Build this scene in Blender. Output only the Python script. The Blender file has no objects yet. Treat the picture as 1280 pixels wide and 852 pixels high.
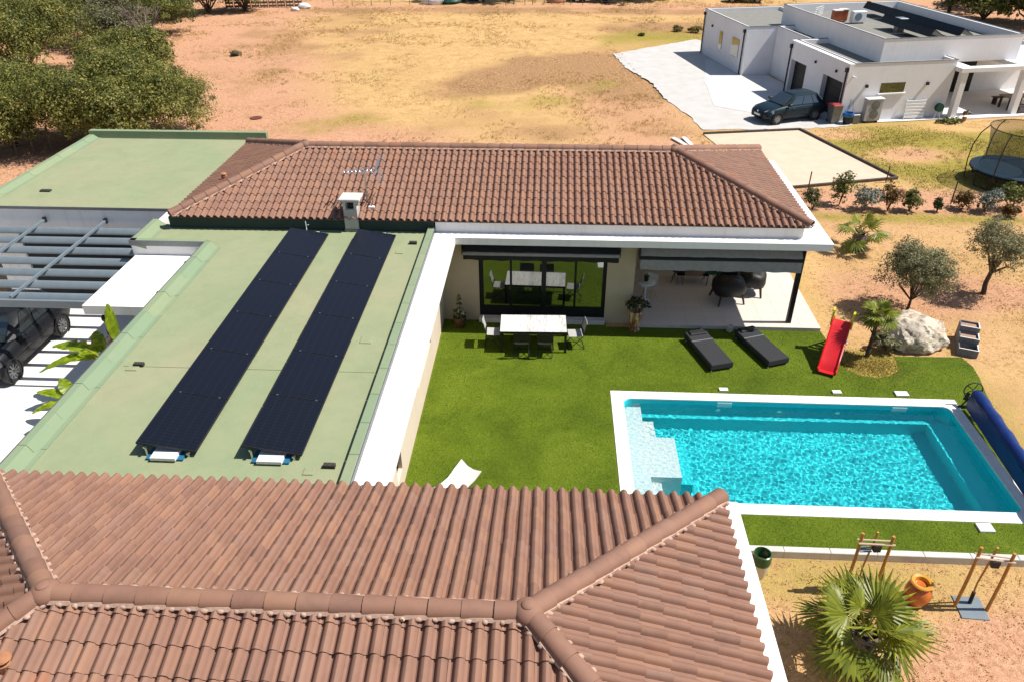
import bpy, bmesh, math, random
import numpy as np
from mathutils import Matrix, Vector
R = math.radians
PI = math.pi
scn = bpy.context.scene
COL = scn.collection

# ------------------------------------------------------------------ camera
cam = bpy.data.cameras.new('camera')
cam.sensor_width = 36.0
cam.lens = 950.0 / 1280.0 * 36.0
cam.clip_start = 0.1
cam.clip_end = 2000.0
camo = bpy.data.objects.new('camera', cam)
COL.objects.link(camo)
CAM_P = Vector((0, 0, 12.8))
_p, _y, _r = R(32.30), R(-2.988), R(-0.207)
_f = Vector((math.sin(_y) * math.cos(_p), math.cos(_y) * math.cos(_p), -math.sin(_p)))
_rt = Vector((math.cos(_y), -math.sin(_y), 0))
_up = _rt.cross(_f)
_r2 = math.cos(_r) * _rt + math.sin(_r) * _up
_u2 = -math.sin(_r) * _rt + math.cos(_r) * _up
camo.matrix_world = Matrix(((_r2.x, _u2.x, -_f.x, CAM_P.x), (_r2.y, _u2.y, -_f.y, CAM_P.y), (_r2.z, _u2.z, -_f.z, CAM_P.z), (0, 0, 0, 1)))
scn.camera = camo

# ------------------------------------------------------------------ world, sun, exposure
SUN = Vector((0.66, 0.02, 1.0)).normalized()          # towards the sun
w = bpy.data.worlds.new('World')
scn.world = w
w.use_nodes = True
nt = w.node_tree
sky = nt.nodes.new('ShaderNodeTexSky')
sky.sky_type = 'NISHITA'
sky.sun_disc = False
sky.sun_elevation = math.asin(SUN.z)
sky.sun_rotation = math.atan2(SUN.x, SUN.y)
sky.air_density = 1.0
sky.dust_density = 0.6
nt.links.new(sky.outputs[0], nt.nodes['Background'].inputs[0])
nt.nodes['Background'].inputs[1].default_value = 0.075
sl = bpy.data.lights.new('sun', 'SUN')
sl.energy = 5.0
sl.angle = R(0.53)
sl.cycles.is_caustics_light = True
sl.color = (1.0, 0.955, 0.88)
so = bpy.data.objects.new('sun', sl)
COL.objects.link(so)
so.rotation_euler = (-SUN).to_track_quat('-Z', 'Y').to_euler()
so.location = (30, 5, 40)
vs = scn.view_settings
vs.view_transform = 'Standard'
vs.look = 'None'
vs.gamma = 1.0
vs.exposure = 0.46
vs.use_curve_mapping = False
scn.render.engine = 'CYCLES'
scn.cycles.use_denoising = True
scn.cycles.max_bounces = 10
scn.cycles.transparent_max_bounces = 16
scn.cycles.sample_clamp_indirect = 0.0
scn.cycles.blur_glossy = 0.5

# ------------------------------------------------------------------ helpers
rng = np.random.default_rng(11)
random.seed(5)

class MB:
    """collects shapes; build() links them as ONE mesh object"""
    def __init__(s):
        s.v = []; s.f = []; s.t = []; s.cur = 0.0
    def add(s, vs, fs):
        o = len(s.v)
        s.v += [tuple(x) for x in vs]
        s.f += [tuple(i + o for i in f) for f in fs]
        s.t += [s.cur] * len(fs)
        return s
    def box(s, x0, y0, z0, x1, y1, z1, m=None):
        P = [Vector(p) for p in ((x0,y0,z0),(x1,y0,z0),(x1,y1,z0),(x0,y1,z0),(x0,y0,z1),(x1,y0,z1),(x1,y1,z1),(x0,y1,z1))]
        if m is not None: P = [m @ p for p in P]
        return s.add(P, [(3,2,1,0),(4,5,6,7),(0,1,5,4),(1,2,6,5),(2,3,7,6),(3,0,4,7)])
    def cbox(s, x0, y0, z0, x1, y1, z1, b=0.01, m=None):
        """box with chamfered top and side edges"""
        X0,X1,Y0,Y1 = x0,x1,y0,y1
        P = []
        for (z, i) in ((z0, 0), (z1 - b, 0), (z1, b)):
            P += [(X0+i+b*0,Y0+i,z),(X1-i,Y0+i,z),(X1-i,Y1-i,z),(X0+i,Y1-i,z)]
        P = [Vector(p) for p in P]
        if m is not None: P = [m @ p for p in P]
        F = [(3,2,1,0),(8,9,10,11)]
        for k in (0, 4):
            for j in range(4):
                F.append((k+j, k+(j+1)%4, k+4+(j+1)%4, k+4+j))
        return s.add(P, F)
    def prism(s, poly, z0, z1):
        n = len(poly)
        P = [(x,y,z0) for x,y in poly] + [(x,y,z1) for x,y in poly]
        F = [tuple(range(n-1,-1,-1)), tuple(range(n,2*n))] + [(i,(i+1)%n,n+(i+1)%n,n+i) for i in range(n)]
        return s.add(P, F)
    def tube(s, pts, rad, n=8, cap=True):
        pts = [Vector(p) for p in pts]
        if not hasattr(rad, '__len__'): rad = [rad]*len(pts)
        P = []; F = []
        prev = None
        for i, p in enumerate(pts):
            d = (pts[min(i+1,len(pts)-1)] - pts[max(i-1,0)]).normalized()
            a = Vector((0,0,1)) if abs(d.z) < .9 else Vector((1,0,0))
            if prev is not None: a = prev
            x = d.cross(a)
            x = x.normalized() if x.length > 1e-6 else Vector((1,0,0))
            y = x.cross(d).normalized(); prev = y
            for k in range(n):
                t = 2*PI*k/n
                P.append(p + rad[i]*(math.cos(t)*x + math.sin(t)*y))
        for i in range(len(pts)-1):
            for k in range(n):
                F.append((i*n+k, i*n+(k+1)%n, (i+1)*n+(k+1)%n, (i+1)*n+k))
        if cap:
            F.append(tuple(range(n-1,-1,-1))); F.append(tuple(range((len(pts)-1)*n, len(pts)*n)))
        return s.add(P, F)
    def lathe(s, prof, n=16, c=(0,0,0), m=None, cap=True):
        P = []; F = []
        for r, z in prof:
            for k in range(n):
                t = 2*PI*k/n
                p = Vector((r*math.cos(t)+c[0], r*math.sin(t)+c[1], z+c[2]))
                P.append(m @ p if m is not None else p)
        for i in range(len(prof)-1):
            for k in range(n):
                F.append((i*n+k, i*n+(k+1)%n, (i+1)*n+(k+1)%n, (i+1)*n+k))
        if cap:
            F.append(tuple(range(n-1,-1,-1))); F.append(tuple(range((len(prof)-1)*n, len(prof)*n)))
        return s.add(P, F)
    def ball(s, c, r, n=12, k=8, noise=0, seed=0):
        rr = random.Random(seed)
        r = r if hasattr(r,'__len__') else (r,r,r)
        P = [(c[0],c[1],c[2]-r[2])]; F = []
        for i in range(1,k):
            a = -PI/2 + PI*i/k
            for j in range(n):
                t = 2*PI*j/n; q = 1+noise*(rr.random()-.5)
                P.append((c[0]+q*r[0]*math.cos(a)*math.cos(t), c[1]+q*r[1]*math.cos(a)*math.sin(t), c[2]+q*r[2]*math.sin(a)))
        P.append((c[0],c[1],c[2]+r[2]))
        for j in range(n): F.append((0, 1+(j+1)%n, 1+j))
        for i in range(k-2):
            for j in range(n):
                F.append((1+i*n+j, 1+i*n+(j+1)%n, 1+(i+1)*n+(j+1)%n, 1+(i+1)*n+j))
        e = len(P)-1; b = 1+(k-2)*n
        for j in range(n): F.append((b+j, b+(j+1)%n, e))
        return s.add(P, F)
    def loft(s, rings, closed=True, cap=True):
        n = len(rings[0]); P = [p for r in rings for p in r]; F = []
        for i in range(len(rings)-1):
            for k in range(n if closed else n-1):
                F.append((i*n+k, i*n+(k+1)%n, (i+1)*n+(k+1)%n, (i+1)*n+k))
        if cap:
            F.append(tuple(range(n-1,-1,-1))); F.append(tuple(range((len(rings)-1)*n, len(rings)*n)))
        return s.add(P, F)
    def xf(s, m, i0=0):
        for i in range(i0, len(s.v)): s.v[i] = tuple(m @ Vector(s.v[i]))
        return s
    def mesh(s, name, mat, smooth=False):
        me = bpy.data.meshes.new(name)
        me.from_pydata(s.v, [], s.f)
        if any(s.t):
            a = me.attributes.new('tint', 'FLOAT', 'FACE')
            a.data.foreach_set('value', s.t)
        me.materials.append(mat)
        fix_normals(me)
        if smooth is not False: shade(me, 40 if smooth is True else smooth)
        me.update()
        return me
    def build(s, name, mat, parent=None, smooth=False):
        return link(name, s.mesh(name, mat, smooth), parent)

def fix_normals(me):
    bm = bmesh.new(); bm.from_mesh(me)
    bmesh.ops.recalc_face_normals(bm, faces=bm.faces)
    bm.to_mesh(me); bm.free()
def shade(me, ang):
    me.polygons.foreach_set('use_smooth', [True]*len(me.polygons))
    me.set_sharp_from_angle(angle=R(ang))
def link(name, me, parent=None):
    o = bpy.data.objects.new(name, me)
    COL.objects.link(o)
    if parent is not None: o.parent = parent
    return o
def npmesh(name, V, F, mat, tint=None, parent=None, smooth=False):
    """V (n,3) array, F (m,k) array"""
    me = bpy.data.meshes.new(name)
    m, k = F.shape
    me.vertices.add(len(V)); me.vertices.foreach_set('co', np.ascontiguousarray(V, dtype=np.float32).ravel())
    me.loops.add(m*k); me.loops.foreach_set('vertex_index', np.ascontiguousarray(F, dtype=np.int32).ravel())
    me.polygons.add(m); me.polygons.foreach_set('loop_start', np.arange(0, m*k, k, dtype=np.int32))
    me.polygons.foreach_set('loop_total', np.full(m, k, dtype=np.int32))
    if tint is not None:
        a = me.attributes.new('tint', 'FLOAT', 'FACE'); a.data.foreach_set('value', np.asarray(tint, dtype=np.float32))
    me.materials.append(mat)
    me.update(calc_edges=True)
    me.validate()
    if smooth: me.polygons.foreach_set('use_smooth', [True]*len(me.polygons))
    return link(name, me, parent)
def tag(o, label, cat, group=None):
    o['label'] = label; o['category'] = cat
    if group: o['group'] = group
    return o
def thing(name, label, cat, loc=(0,0,0), rz=0.0, group=None):
    o = bpy.data.objects.new(name, None)
    o.empty_display_size = .2
    COL.objects.link(o)
    o.matrix_basis = Matrix.Translation(loc) @ Matrix.Rotation(rz, 4, 'Z')
    return tag(o, label, cat, group)
def wparent(o, t):
    """parent o (built in world coordinates) under a top-level thing"""
    o.parent = t
    o.matrix_parent_inverse = t.matrix_basis.inverted()
    return o
def struct(o, kind='structure'):
    o['kind'] = kind
    return o
def copytree(o, parent=None):
    c = o.copy(); COL.objects.link(c)
    if parent is not None:
        c.parent = parent; c.matrix_parent_inverse = o.matrix_parent_inverse
    for ch in list(o.children): copytree(ch, c)
    return c
def dup(root, label, loc, rz=0.0, sc=1.0, group=None):
    c = copytree(root)
    c.matrix_basis = Matrix.Translation(loc) @ Matrix.Rotation(rz, 4, 'Z') @ Matrix.Scale(sc, 4)
    c['label'] = label
    if group: c['group'] = group
    return c
def basis(o, x, y, z):
    return Matrix(((x[0],y[0],z[0],o[0]),(x[1],y[1],z[1],o[1]),(x[2],y[2],z[2],o[2]),(0,0,0,1)))
def inframe(p, m=30):
    d = Vector(p) - CAM_P; z = d.dot(_f)
    if z < .1: return False
    x = 640 + 950*d.dot(_r2)/z; y = 426 - 950*d.dot(_u2)/z
    return -m < x < 1280+m and -m < y < 852+m
def vnoise(x, y, seed=0):
    xi = np.floor(x).astype(np.int64); yi = np.floor(y).astype(np.int64); xf = x-xi; yf = y-yi
    def h(a, b):
        n = (a*374761393 + b*668265263 + seed*1442695041) & 0x7fffffff
        n = ((n ^ (n >> 13))*1274126177) & 0x7fffffff
        return ((n ^ (n >> 16)) & 0xffff)/65535.0
    u = xf*xf*(3-2*xf); v = yf*yf*(3-2*yf)
    return (h(xi,yi)*(1-u)+h(xi+1,yi)*u)*(1-v)+(h(xi,yi+1)*(1-u)+h(xi+1,yi+1)*u)*v
def fbm(x, y, seed=0, o=4):
    s = 0; a = .5; t = 0
    for k in range(o):
        s = s + a*vnoise(x*2**k, y*2**k, seed+k*17); t += a; a *= .5
    return s/t

# ------------------------------------------------------------------ materials
def nodes(name):
    m = bpy.data.materials.new(name); m.use_nodes = True
    n = m.node_tree.nodes; l = m.node_tree.links
    return m, n, l, n['Principled BSDF']
def noise(n, l, scale, det=4, rough=.55, dist=0, vec=None):
    t = n.new('ShaderNodeTexNoise'); t.inputs['Scale'].default_value = scale
    t.inputs['Detail'].default_value = det; t.inputs['Roughness'].default_value = rough; t.inputs['Distortion'].default_value = dist
    if vec is not None: l.new(vec, t.inputs['Vector'])
    return t.outputs['Fac']
def ramp(n, l, fac, stops):
    r = n.new('ShaderNodeValToRGB'); e = r.color_ramp.elements
    e[0].position, e[0].color = stops[0][0], (*stops[0][1], 1)
    e[1].position, e[1].color = stops[-1][0], (*stops[-1][1], 1)
    for p, c in stops[1:-1]:
        q = e.new(p); q.color = (*c, 1)
    l.new(fac, r.inputs[0])
    return r.outputs[0]
def mix(n, l, fac, a, b, mode='MIX'):
    x = n.new('ShaderNodeMix'); x.data_type = 'RGBA'; x.blend_type = mode
    for s, v in ((x.inputs[0], fac), (x.inputs[6], a), (x.inputs[7], b)):
        if isinstance(v, (int, float)): s.default_value = v
        elif isinstance(v, tuple): s.default_value = (*v, 1)
        else: l.new(v, s)
    return x.outputs[2]
def math_(n, l, op, a, b=0.0, clamp=False):
    x = n.new('ShaderNodeMath'); x.operation = op; x.use_clamp = clamp
    for s, v in ((x.inputs[0], a), (x.inputs[1], b)):
        if isinstance(v, (int, float)): s.default_value = v
        else: l.new(v, s)
    return x.outputs[0]
def bump(n, l, bs, h, strength, dist=.02):
    b = n.new('ShaderNodeBump'); b.inputs['Strength'].default_value = strength; b.inputs['Distance'].default_value = dist
    l.new(h, b.inputs['Height']); l.new(b.outputs[0], bs.inputs['Normal'])
def coord(n, kind='Object'):
    return n.new('ShaderNodeTexCoord').outputs[kind]
def attr(n, name='tint'):
    a = n.new('ShaderNodeAttribute'); a.attribute_name = name
    return a.outputs['Fac']
def M(name, c1, c2=None, scale=6.0, rough=.7, bmp=0.0, bscale=60.0, metal=0.0, spec=.35, coat=0.0, bdist=.01):
    m, n, l, bs = nodes(name)
    v = coord(n)
    if c2 is None: c2 = tuple(x*.86 for x in c1)
    f = noise(n, l, scale, 5, .6, 0, v)
    f2 = ramp(n, l, f, [(.35, (0,0,0)), (.68, (1,1,1))])
    l.new(mix(n, l, f2, c1, c2), bs.inputs['Base Color'])
    bs.inputs['Roughness'].default_value = rough
    bs.inputs['Metallic'].default_value = metal
    bs.inputs['Specular IOR Level'].default_value = spec
    bs.inputs['Coat Weight'].default_value = coat
    if bmp: bump(n, l, bs, noise(n, l, bscale, 4, .6, 0, v), bmp, bdist)
    return m
def rendered(name, c1, c2, streak=.90):
    m, n, l, bs = nodes(name)
    v = n.new('ShaderNodeNewGeometry').outputs['Position']
    mp = n.new('ShaderNodeMapping'); mp.inputs['Scale'].default_value = (5, 5, .35); l.new(v, mp.inputs[0])
    f = ramp(n, l, noise(n, l, 1.1, 5, .6, 0, v), [(.35, c1), (.7, c2)])
    s = ramp(n, l, noise(n, l, 1.6, 6, .7, .2, mp.outputs[0]), [(.30, (streak, streak*.985, streak*.96)), (.48, (1,1,1))])
    l.new(mix(n, l, 1.0, f, s, 'MULTIPLY'), bs.inputs['Base Color'])
    bs.inputs['Roughness'].default_value = .88; bs.inputs['Specular IOR Level'].default_value = .2
    bump(n, l, bs, noise(n, l, 130, 3, .6, 0, v), .15, .004)
    return m
def leafmat(name, stops, trans=.3, rough=.55):
    m, n, l, bs = nodes(name)
    c = ramp(n, l, attr(n), stops)
    l.new(c, bs.inputs['Base Color']); bs.inputs['Roughness'].default_value = rough
    bs.inputs['Specular IOR Level'].default_value = .3
    t = n.new('ShaderNodeBsdfTranslucent'); l.new(c, t.inputs[0])
    x = n.new('ShaderNodeMixShader'); x.inputs[0].default_value = trans
    l.new(bs.outputs[0], x.inputs[1]); l.new(t.outputs[0], x.inputs[2])
    l.new(x.outputs[0], n['Material Output'].inputs[0])
    return m

def tile_material(name):
    m, n, l, bs = nodes(name)
    oi = n.new('ShaderNodeObjectInfo').outputs['Random']
    t = math_(n, l, 'FRACT', math_(n, l, 'ADD', oi, attr(n)))
    base = ramp(n, l, t, [(0, (.205,.110,.079)), (.25, (.248,.130,.088)), (.5, (.228,.122,.087)), (.72, (.272,.145,.094)), (.9, (.238,.134,.098)), (.992, (.235,.118,.077)), (.998, (.29,.13,.08)), (1, (.30,.135,.08))])
    v = coord(n)
    g = n.new('ShaderNodeNewGeometry').outputs['Position']
    st = ramp(n, l, noise(n, l, 3.1, 6, .62, .3, g), [(.3, (.86,.85,.84)), (.5, (1,1,1)), (.75, (1.07,1.04,1.0))])
    c = mix(n, l, 1.0, base, st, 'MULTIPLY')
    li = ramp(n, l, noise(n, l, 23, 5, .7, 0, g), [(.60, (0,0,0)), (.74, (1,1,1))])
    c = mix(n, l, math_(n, l, 'MULTIPLY', li, .16), c, (.30,.20,.135))
    dk = ramp(n, l, noise(n, l, 9, 5, .65, .2, g), [(.60, (0,0,0)), (.75, (1,1,1))])
    c = mix(n, l, math_(n, l, 'MULTIPLY', dk, .22), c, (.12,.066,.048))
    l.new(c, bs.inputs['Base Color'])
    bs.inputs['Roughness'].default_value = .72
    bs.inputs['Specular IOR Level'].default_value = .3
    bump(n, l, bs, noise(n, l, 90, 4, .6, 0, g), .25, .004)
    return m

MT = {}
MT['tile'] = tile_material('terracotta tile')
MT['mortar'] = M('roof mortar', (.47,.32,.25), (.36,.235,.175), 14, .9, .4, 60)
MT['white'] = rendered('white render', (.80,.785,.765), (.765,.745,.72))
MT['peach'] = rendered('sun-lightened peach render', (.66,.55,.44), (.62,.515,.41))  # villa render in a lighter colour for the sunlit courtyard wall
MT['cream'] = M('shade-darkened cream render', (.46,.38,.28), (.42,.345,.25), 1.1, .88, .15, 160, bdist=.003)  # same villa render, canopy shade darkened into its colour
MT['soffit'] = M('soffit paint', (.72,.69,.64), (.68,.65,.6), 1.5, .85)
MT['metal_edge'] = M('grey edge trim', (.20,.21,.22), (.16,.17,.18), 8, .45, metal=.6)
MT['anthracite'] = M('anthracite paint', (.012,.013,.016), (.009,.010,.012), 5, .5, spec=.2)
MT['grey_metal'] = M('blue grey aluminium', (.17,.205,.23), (.145,.18,.205), 4, .42, spec=.5)
MT['black'] = M('black plastic', (.012,.012,.014), (.02,.02,.022), 12, .5)
MT['dark_fabric'] = M('charcoal fabric', (.035,.036,.04), (.026,.027,.03), 40, .95, .4, 220, bdist=.003)
MT['awning'] = M('grey awning cloth', (.27,.265,.27), (.22,.215,.22), 9, .9, .2, 120)
MT['concrete'] = M('pale concrete', (.60,.57,.53), (.50,.475,.44), 3, .9, .35, 90)
MT['paving'] = M('white paving', (.74,.71,.67), (.68,.65,.61), .9, .85, .15, 120, bdist=.003)
MT['coping'] = M('white coping stone', (.80,.775,.73), (.74,.71,.665), 5, .8, .25, 110, bdist=.004)
MT['wood'] = M('dark brown wood', (.07,.035,.02), (.04,.02,.012), 12, .6, .2, 80)
MT['stake'] = M('orange brown stake wood', (.50,.24,.055), (.36,.16,.04), 14, .6, .2, 80)
MT['bark'] = M('grey brown bark', (.12,.085,.06), (.055,.04,.03), 16, .95, .8, 40, bdist=.03)
MT['rubber'] = M('tyre rubber', (.015,.015,.016), (.022,.022,.023), 30, .85)
MT['alloy'] = M('alloy rim', (.35,.35,.36), (.28,.28,.29), 9, .35, metal=.8)
MT['chrome'] = M('bright steel', (.6,.6,.62), (.5,.5,.52), 9, .3, metal=1)
MT['terracotta'] = M('orange terracotta', (.42,.20,.10), (.34,.15,.075), 7, .6, .25, 50)
MT['plastic_white'] = M('white plastic', (.75,.75,.74), (.7,.7,.69), 6, .45)
def green_roof():
    m, n, l, bs = nodes('green mineral roofing felt')
    v = n.new('ShaderNodeNewGeometry').outputs['Position']
    big = ramp(n, l, noise(n, l, .34, 4, .6, .6, v), [(.30, (.25,.295,.17)), (.5, (.275,.30,.178)), (.70, (.305,.305,.187))])
    st = ramp(n, l, noise(n, l, 2.6, 6, .65, .4, v), [(.3, (.93,.935,.93)), (.55, (1,1,1)), (.8, (1.04,1.03,1.01))])
    c = mix(n, l, 1.0, big, st, 'MULTIPLY')
    pd = ramp(n, l, noise(n, l, .75, 3, .5, .8, v), [(.35, (.965,.97,.96)), (.50, (1,1,1)), (.70, (1.02,1.01,1.0))])
    c = mix(n, l, 1.0, c, pd, 'MULTIPLY')
    sp = ramp(n, l, noise(n, l, 130, 2, .5, 0, v), [(.3, (.84,.84,.84)), (.7, (1.12,1.12,1.12))])
    c = mix(n, l, 1.0, c, sp, 'MULTIPLY')
    c = mix(n, l, math_(n, l, 'MULTIPLY', attr(n), .75), c, (.175,.255,.165))
    l.new(c, bs.inputs['Base Color']); bs.inputs['Roughness'].default_value = .95; bs.inputs['Specular IOR Level'].default_value = .15
    bump(n, l, bs, noise(n, l, 140, 3, .6, 0, v), .4, .006)
    return m
MT['felt'] = green_roof()

def solar_mat():
    m, n, l, bs = nodes('solar cell glass')
    g = coord(n)
    sx = n.new('ShaderNodeSeparateXYZ'); l.new(g, sx.inputs[0])
    fx = math_(n, l, 'FRACT', math_(n, l, 'MULTIPLY', sx.outputs[0], 1/.183))
    fy = math_(n, l, 'FRACT', math_(n, l, 'MULTIPLY', sx.outputs[1], 1/.0905))
    lx = math_(n, l, 'LESS_THAN', fx, .03); ly = math_(n, l, 'LESS_THAN', fy, .05)
    ln = math_(n, l, 'MAXIMUM', lx, ly)
    l.new(mix(n, l, ln, (.006,.007,.013), (.018,.019,.026)), bs.inputs['Base Color'])
    bs.inputs['Roughness'].default_value = .3; bs.inputs['Specular IOR Level'].default_value = .3
    bs.inputs['Coat Weight'].default_value = .15; bs.inputs['Coat Roughness'].default_value = .12
    return m
MT['solar'] = solar_mat()

def glass_mat(name, tint, rough=.02):
    """dark window pane: mirror-like reflection over a dim interior"""
    m, n, l, bs = nodes(name)
    bs.inputs['Base Color'].default_value = (*tint, 1); bs.inputs['Roughness'].default_value = rough
    bs.inputs['Specular IOR Level'].default_value = .9; bs.inputs['IOR'].default_value = 1.52
    bs.inputs['Coat Weight'].default_value = 1.0; bs.inputs['Coat Roughness'].default_value = .01; bs.inputs['Coat IOR'].default_value = 2.0
    return m
MT['pane'] = glass_mat('window pane', (.012,.014,.014))
MT['car_glass'] = glass_mat('car glass', (.015,.022,.024))
def mirror_glass():
    m, n, l, bs = nodes('reflective sun glass')
    gl = n.new('ShaderNodeBsdfGlossy'); gl.inputs[0].default_value = (.62,.66,.62,1); gl.inputs[1].default_value = .015
    bs.inputs['Base Color'].default_value = (.01,.012,.012,1); bs.inputs['Roughness'].default_value = .1
    x = n.new('ShaderNodeMixShader'); x.inputs[0].default_value = .33
    l.new(bs.outputs[0], x.inputs[1]); l.new(gl.outputs[0], x.inputs[2]); l.new(x.outputs[0], n['Material Output'].inputs[0])
    return m
MT['mirror_glass'] = mirror_glass()

def carpaint(name, c):
    m, n, l, bs = nodes(name)
    bs.inputs['Base Color'].default_value = (*c, 1); bs.inputs['Metallic'].default_value = .0; bs.inputs['Roughness'].default_value = .45
    bs.inputs['Specular IOR Level'].default_value = .2; bs.inputs['Coat Weight'].default_value = .25; bs.inputs['Coat Roughness'].default_value = .05
    return m
MT['paint_black'] = carpaint('black car paint', (.010,.011,.014))
MT['paint_navy'] = carpaint('dark blue green car paint', (.006,.018,.027))
MT['paint_blue'] = carpaint('blue car paint', (.03,.06,.11))

def ground_mat():
    m, n, l, bs = nodes('dry earth and straw')
    v = coord(n)
    fine = noise(n, l, 7.0, 6, .7, .4, v); mid = noise(n, l, 1.1, 6, .65, .8, v); tiny = noise(n, l, 34, 3, .7, 0, v)
    straw = ramp(n, l, math_(n, l, 'ADD', math_(n, l, 'MULTIPLY', fine, .6), math_(n, l, 'MULTIPLY', mid, .4)), [(.34, (.28,.158,.072)), (.44, (.455,.285,.128)), (.54, (.57,.38,.17)), (.7, (.66,.465,.22))])
    red = ramp(n, l, fine, [(.3, (.36,.175,.105)), (.5, (.52,.29,.18)), (.68, (.60,.37,.24))])
    dark = ramp(n, l, fine, [(.32, (.17,.10,.05)), (.5, (.34,.20,.105)), (.68, (.55,.34,.155))])
    green = ramp(n, l, fine, [(.3, (.15,.14,.03)), (.5, (.28,.235,.05)), (.7, (.48,.36,.10))])
    def w(a, s=.5):
        x = math_(n, l, 'ADD', attr(n, a), math_(n, l, 'MULTIPLY', math_(n, l, 'SUBTRACT', fine, .5), s*2))
        x = math_(n, l, 'ADD', x, math_(n, l, 'MULTIPLY', math_(n, l, 'SUBTRACT', mid, .5), s))
        return ramp(n, l, x, [(.30, (0,0,0)), (.70, (1,1,1))])
    c = mix(n, l, w('red'), straw, red)
    c = mix(n, l, w('dark', .7), c, dark)
    c = mix(n, l, w('green', .6), c, green)
    sp = ramp(n, l, tiny, [(.32, (.62,.56,.50)), (.47, (.97,.95,.92)), (.72, (1.18,1.15,1.1))])
    c = mix(n, l, 1.0, c, sp, 'MULTIPLY')
    l.new(c, bs.inputs['Base Color']); bs.inputs['Roughness'].default_value = .97; bs.inputs['Specular IOR Level'].default_value = .1
    h = math_(n, l, 'ADD', fine, math_(n, l, 'MULTIPLY', tiny, .5))
    bump(n, l, bs, h, .8, .05)
    return m
MT['ground'] = ground_mat()

def turf_mat():
    m, n, l, bs = nodes('artificial turf')
    v = coord(n)
    a = noise(n, l, .55, 4, .6, .8, v); b = noise(n, l, 16, 4, .75, 0, v); c_ = noise(n, l, 55, 3, .7, 0, v)
    s = math_(n, l, 'ADD', math_(n, l, 'MULTIPLY', a, .45), math_(n, l, 'ADD', math_(n, l, 'MULTIPLY', b, .3), math_(n, l, 'MULTIPLY', c_, .25)))
    l.new(ramp(n, l, s, [(.36, (.058,.090,.004)), (.47, (.097,.145,.006)), (.56, (.134,.187,.010)), (.68, (.185,.23,.024))]), bs.inputs['Base Color'])
    bs.inputs['Roughness'].default_value = .8; bs.inputs['Specular IOR Level'].default_value = .2
    bump(n, l, bs, math_(n, l, 'ADD', b, c_), .9, .03)
    return m
MT['turf'] = turf_mat()
MT['turf_blade'] = leafmat('turf blades', [(0, (.080,.124,.004)), (.4, (.124,.186,.006)), (.75, (.176,.244,.012)), (1, (.28,.34,.042))], .25, .6)
MT['straw'] = leafmat('dry grass blades', [(0, (.24,.14,.05)), (.35, (.45,.29,.10)), (.7, (.58,.40,.155)), (.86, (.16,.15,.03)), (1, (.30,.27,.06))], .2, .8)
MT['oak_leaf'] = leafmat('holm oak leaves', [(0, (.04,.05,.01)), (.35, (.12,.135,.026)), (.7, (.24,.235,.05)), (.93, (.38,.34,.10)), (1, (.36,.24,.10))])
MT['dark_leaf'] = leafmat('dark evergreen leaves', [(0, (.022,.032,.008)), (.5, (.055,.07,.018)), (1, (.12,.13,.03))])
MT['grey_leaf'] = leafmat('grey green scrub leaves', [(0, (.075,.075,.035)), (.5, (.15,.145,.07)), (1, (.26,.23,.12))])
MT['gold_leaf'] = leafmat('yellow green scrub leaves', [(0, (.09,.08,.018)), (.5, (.19,.16,.035)), (1, (.32,.25,.06))])
MT['olive_leaf'] = leafmat('olive leaves', [(0, (.11,.11,.05)), (.5, (.22,.21,.10)), (1, (.38,.35,.20))])
MT['silver_leaf'] = leafmat('silver leaves', [(0, (.10,.12,.10)), (.5, (.22,.25,.21)), (1, (.36,.38,.32))])
MT['bronze_leaf'] = leafmat('bronze shrub leaves', [(0, (.09,.045,.018)), (.5, (.20,.11,.035)), (1, (.27,.22,.06))])
MT['shrub_leaf'] = leafmat('shrub leaves', [(0, (.05,.065,.015)), (.5, (.12,.145,.03)), (1, (.25,.26,.065))])
MT['palm_leaf'] = leafmat('fan palm blades', [(0, (.05,.068,.010)), (.45, (.15,.18,.02)), (.8, (.30,.31,.032)), (1, (.46,.40,.055))], .3, .4)
MT['banana_leaf'] = leafmat('banana leaf', [(0, (.07,.12,.012)), (.45, (.17,.26,.012)), (.8, (.34,.42,.015)), (1, (.52,.40,.05))], .45, .35)
MT['dead_twig'] = M('dry grey twigs', (.22,.17,.14), (.13,.10,.08), 12, .95)

def rock_mat():
    m, n, l, bs = nodes('white limestone boulder')
    v = coord(n)
    a = noise(n, l, 2.4, 8, .7, 1.0, v)
    l.new(ramp(n, l, a, [(.34, (.19,.14,.10)), (.43, (.40,.32,.24)), (.52, (.62,.53,.42)), (.72, (.74,.66,.54))]), bs.inputs['Base Color'])
    bs.inputs['Roughness'].default_value = .95
    bump(n, l, bs, noise(n, l, 9, 6, .7, .5, v), .8, .06)
    return m
MT['rock'] = rock_mat()

def liner_mat(name, c):
    m, n, l, bs = nodes(name)
    v = coord(n)
    l.new(mix(n, l, noise(n, l, 2, 3, .5, 0, v), c, tuple(x*.9 for x in c)), bs.inputs['Base Color'])
    bs.inputs['Roughness'].default_value = .6; bs.inputs['Specular IOR Level'].default_value = .1
    return m
MT['liner'] = liner_mat('turquoise pool liner', (.03,.63,.69))
MT['step_liner'] = liner_mat('white pool step liner', (.62,.72,.72))
def water_mat():
    m, n, l, bs = nodes('pool water')
    n.remove(bs)
    gl = n.new('ShaderNodeBsdfGlass'); gl.inputs['IOR'].default_value = 1.33; gl.inputs['Roughness'].default_value = 0.0
    l.new(gl.outputs[0], n['Material Output'].inputs['Surface'])
    return m
MT['water'] = water_mat()
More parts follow.
